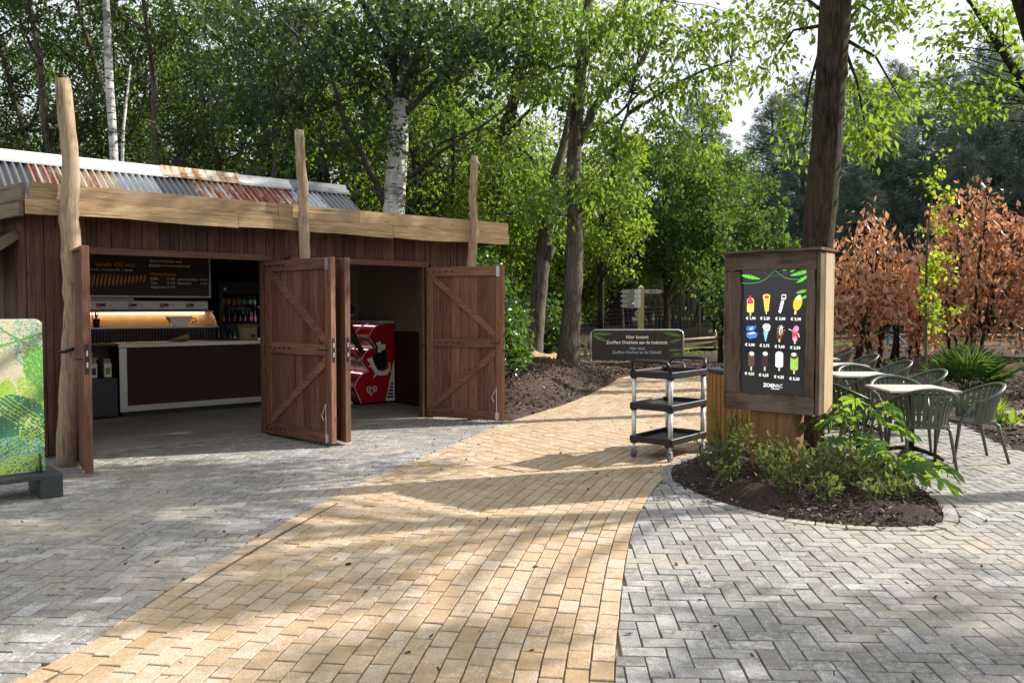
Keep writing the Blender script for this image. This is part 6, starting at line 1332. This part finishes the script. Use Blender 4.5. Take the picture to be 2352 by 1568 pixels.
# ---- bamboo
bb = empty('bamboo_thicket', (7.2, 36.5, gz(7.2, 36.5))); tag(bb, 'thicket of pale bamboo canes behind the wire fence', 'bamboo'); M_CANE = plain('bamboo_cane', (.17, .15, .095), .6, 0, .3, 3)
cm_ = [MB().tube([(0, 0, -.2), (.1 * s_, 0, 1.4), (.35 * s_, .1, 2.8), (.8 * s_, .1, 4.0)], [.03, .026, .02, .01], 6).mesh('cane', M_CANE, True) for s_ in (-1, -.4, .4, 1)]
for k in range(70): put('cane', cm_[k % 4], bb, (RNG.normal(0, .9), RNG.normal(0, .5), 0), (RNG.normal(0, .05), RNG.normal(0, .12), RNG.uniform(-.5, .5)))
P = RNG.normal(0, 1, (4500, 3)) * [1.3, .7, .75] + [0, 0, 3.6]; D = RNG.normal(0, .6, (4500, 3)); D[:, 2] -= .6; put('foliage', leaf_mesh('foliage', P, D, RNG.uniform(.12, .25, 4500), np.full(4500, .03), L_DARK), bb)
# ---- far wood closing the view
n = 42000; a = RNG.uniform(-1.25, 1.25, n); rad = RNG.uniform(66, 78, n); x, y = rad * np.sin(a), rad * np.cos(a); h = np.where(x < 6, 6 + 2 * np.sin(a * 23) + 1.2 * np.sin(a * 57), 6 + 1.5 * np.sin(a * 31)); P = np.column_stack([x, y, h * RNG.uniform(0, 1, n) ** .8 + .5]); D = RNG.normal(size=(n, 3)); l = RNG.uniform(.4, .9, n)
o = put('far_wood', leaf_mesh('far_wood', P, D, l, l * .6, L_DARK)); tag(o, 'far belt of dark trees closing the view', 'wood', kind='stuff')
# sawdust heap by the leaning tree
q = ell(.75, 19.4, .75, .55, 26); o = heap('sawdust_heap', np.array(q), .26, soil_mat('sawdust', (.30, .20, .09), (.48, .35, .18), (.55, .42, .25), 14, .6), .06); o.location = (0, 0, .30); o['kind'] = 'structure'
# leaf litter and fallen twigs on the paving
for k, (x, y, l) in enumerate(((-.75, 4.55, .05), (.12, 4.9, .06), (-1.2, 6.4, .05), (.6, 3.9, .07), (2.3, 4.6, .05), (2.9, 4.9, .06), (-2.6, 5.3, .05), (1.9, 5.4, .06), (3.55, 5.95, .10))):
    a = RNG.uniform(0, 6.28); m = leaf_mesh('fallen_leaf', np.array([[0, 0, .006]]), np.array([[math.cos(a), math.sin(a), .05]]), [l * .8], [l * .28], M_LITTER); tag(put('fallen_leaf', m, None, (x, y, .003)), 'dry brown leaf lying on the paving', 'leaf', 'fallen leaves on the paving')

# ------------------------------------------------------------------ people
M_SKIN, M_HAIR = plain('skin', (.42, .24, .17), .5, 0, .06), plain('hair_dark', (.03, .02, .015), .6)
def person(label, loc, rz, J, top, legs, shoe, scale=1.0):
    """J joints: pelvis chest neck head, shoulder/elbow/wrist and hip/knee/ankle/toe for l and r"""
    V = []; E = []; Rd = []; part = []
    def v(p, r, k): V.append(tuple(p)); Rd.append(r); part.append(k); return len(V) - 1
    def e(a, b): E.append((a, b))
    J = {k: Vector(x) for k, x in J.items()}
    pv = v(J['pelvis'], .15, 1); ab = v(J['pelvis'].lerp(J['chest'], .5), .135, 0); cs = v(J['chest'], .155, 0); nk = v(J['neck'], .058, 3); hb = v(J['neck'].lerp(J['head'], .45), .075, 3); hd = v(J['head'], .098, 3); ht = v(J['head'] + (J['head'] - J['neck']).normalized() * .075, .07, 4)
    e(pv, ab); e(ab, cs); e(cs, nk); e(nk, hb); e(hb, hd); e(hd, ht)
    f = Vector((0, 1, 0)); nose = v(J['head'] + f * .105 + Vector((0, 0, -.01)), .016, 3); e(hd, nose)
    for s_ in 'lr':
        sh_ = v(J['sh' + s_], .072, 0); el_ = v(J['el' + s_], .05, 0); wr = v(J['wr' + s_], .032, 3); e(cs, sh_); e(sh_, el_); e(el_, wr)
        d = (J['wr' + s_] - J['el' + s_]).normalized(); pm = v(J['wr' + s_] + d * .06, .036, 3); e(wr, pm); side_ = d.cross(f if abs(d.dot(f)) < .8 else Vector((1, 0, 0))).normalized()
        for k in range(4):
            b = J['wr' + s_] + d * .10 + side_ * (k - 1.5) * .021; q = v(b, .0095, 3); q2 = v(b + d * (.035, .042, .04, .03)[k] + f * .004, .0085, 3); q3 = v(b + d * (.06, .075, .07, .052)[k] + f * .014, .007, 3); e(pm, q); e(q, q2); e(q2, q3)
        t1 = v(J['wr' + s_] + d * .05 + side_ * -.045 + f * .015, .011, 3); t2 = v(J['wr' + s_] + d * .085 + side_ * -.06 + f * .02, .009, 3); e(pm, t1); e(t1, t2)
        hp = v(J['hp' + s_], .095, 1); kn = v(J['kn' + s_], .065, 1); an = v(J['an' + s_], .045, 1); hl = v(J['an' + s_] + Vector((0, -.03, -.045)), .04, 2); to_ = v(J['to' + s_], .034, 2); e(pv, hp); e(hp, kn); e(kn, an); e(an, hl); e(hl, to_)
    me = bpy.data.meshes.new('body'); me.from_pydata(V, E, []); ob = bpy.data.objects.new('body', me); COL.objects.link(ob); ob.modifiers.new('s', 'SKIN'); ob.modifiers.new('d', 'SUBSURF').levels = 1
    for i, sv in enumerate(me.skin_vertices[0].data): sv.radius = (Rd[i], Rd[i]); sv.use_root = (i == 0)
    dg = bpy.context.evaluated_depsgraph_get(); m2 = bpy.data.meshes.new_from_object(ob.evaluated_get(dg)); bpy.data.objects.remove(ob)
    m2.name = 'body'; m2.materials.clear()
    for m in (top, legs, shoe, M_SKIN, M_HAIR): m2.materials.append(m)
    A = np.array(V); 
    for p in m2.polygons:
        c = np.array(p.center); best = min(E, key=lambda q: np.linalg.norm(A[q[0]] + np.clip(((c - A[q[0]]) @ (A[q[1]] - A[q[0]])) / (np.sum((A[q[1]] - A[q[0]]) ** 2) + 1e-9), 0, 1) * (A[q[1]] - A[q[0]]) - c)); k = [part[best[0]], part[best[1]]]
        t = np.clip(((c - A[best[0]]) @ (A[best[1]] - A[best[0]])) / (np.sum((A[best[1]] - A[best[0]]) ** 2) + 1e-9), 0, 1); p.material_index = k[0] if (t < .85 and k[0] in (0, 1, 2)) or t < .5 else k[1]; p.use_smooth = True
    e_ = empty('person', loc, rz); e_.scale = (scale,) * 3; tag(e_, label, 'person'); put('body', m2, e_)
    h = MB(); hc = J['head']
    h.lathe([(.03, .115), (.075, .095), (.103, .05), (.108, .0), (.095, -.05)][::-1], 14, (hc.x, hc.y - .012, hc.z)); h.build('hair', M_HAIR, e_, smooth=True); return e_
M_JACKET, M_JEANS, M_DARKT, M_SHOE = plain('dark_jacket', (.028, .026, .020), .8), plain('blue_jeans', (.10, .20, .36), .8, 0, .2, 12), plain('dark_trousers', (.02, .02, .025), .8), plain('white_shoe', (.55, .54, .52), .6)
p_ = WL(2.16, 2.20)
person('person in dark jacket bending a hand into the ice cream freezer', (p_[0], p_[1], .006), BA - R(90) - R(8), dict(pelvis=(0, -.08, .93), chest=(0, .06, 1.25), neck=(0, .12, 1.42), head=(0, .19, 1.55), shl=(-.17, .08, 1.34), ell=(-.20, .14, 1.06), wrl=(-.16, .30, .86), shr=(.17, .10, 1.33), elr=(.22, .22, 1.03), wrr=(.20, .40, .80), hpl=(-.09, -.06, .88), knl=(-.10, .0, .48), anl=(-.10, -.05, .09), tol=(-.11, .13, .035), hpr=(.09, -.06, .88), knr=(.10, .05, .48), anr=(.12, .02, .09), tor=(.13, .20, .035)), M_JACKET, M_DARKT, M_SHOE)
px_, py_ = 13.6, 28.6
person('person in blue jeans walking behind the copper shrubs', (px_, py_, gz(px_, py_)), R(80), dict(pelvis=(0, 0, .95), chest=(0, .02, 1.28), neck=(0, .03, 1.46), head=(0, .05, 1.60), shl=(-.18, .02, 1.38), ell=(-.22, -.12, 1.12), wrl=(-.22, -.08, .88), shr=(.18, .02, 1.38), elr=(.22, .08, 1.12), wrr=(.22, .24, .92), hpl=(-.09, 0, .90), knl=(-.10, .20, .52), anl=(-.10, .28, .10), tol=(-.10, .46, .04), hpr=(.09, 0, .90), knr=(.10, -.05, .50), anr=(.10, -.36, .16), tor=(.10, -.24, .06)), plain('grey_top', (.2, .2, .22), .8), M_JEANS, M_SHOE)
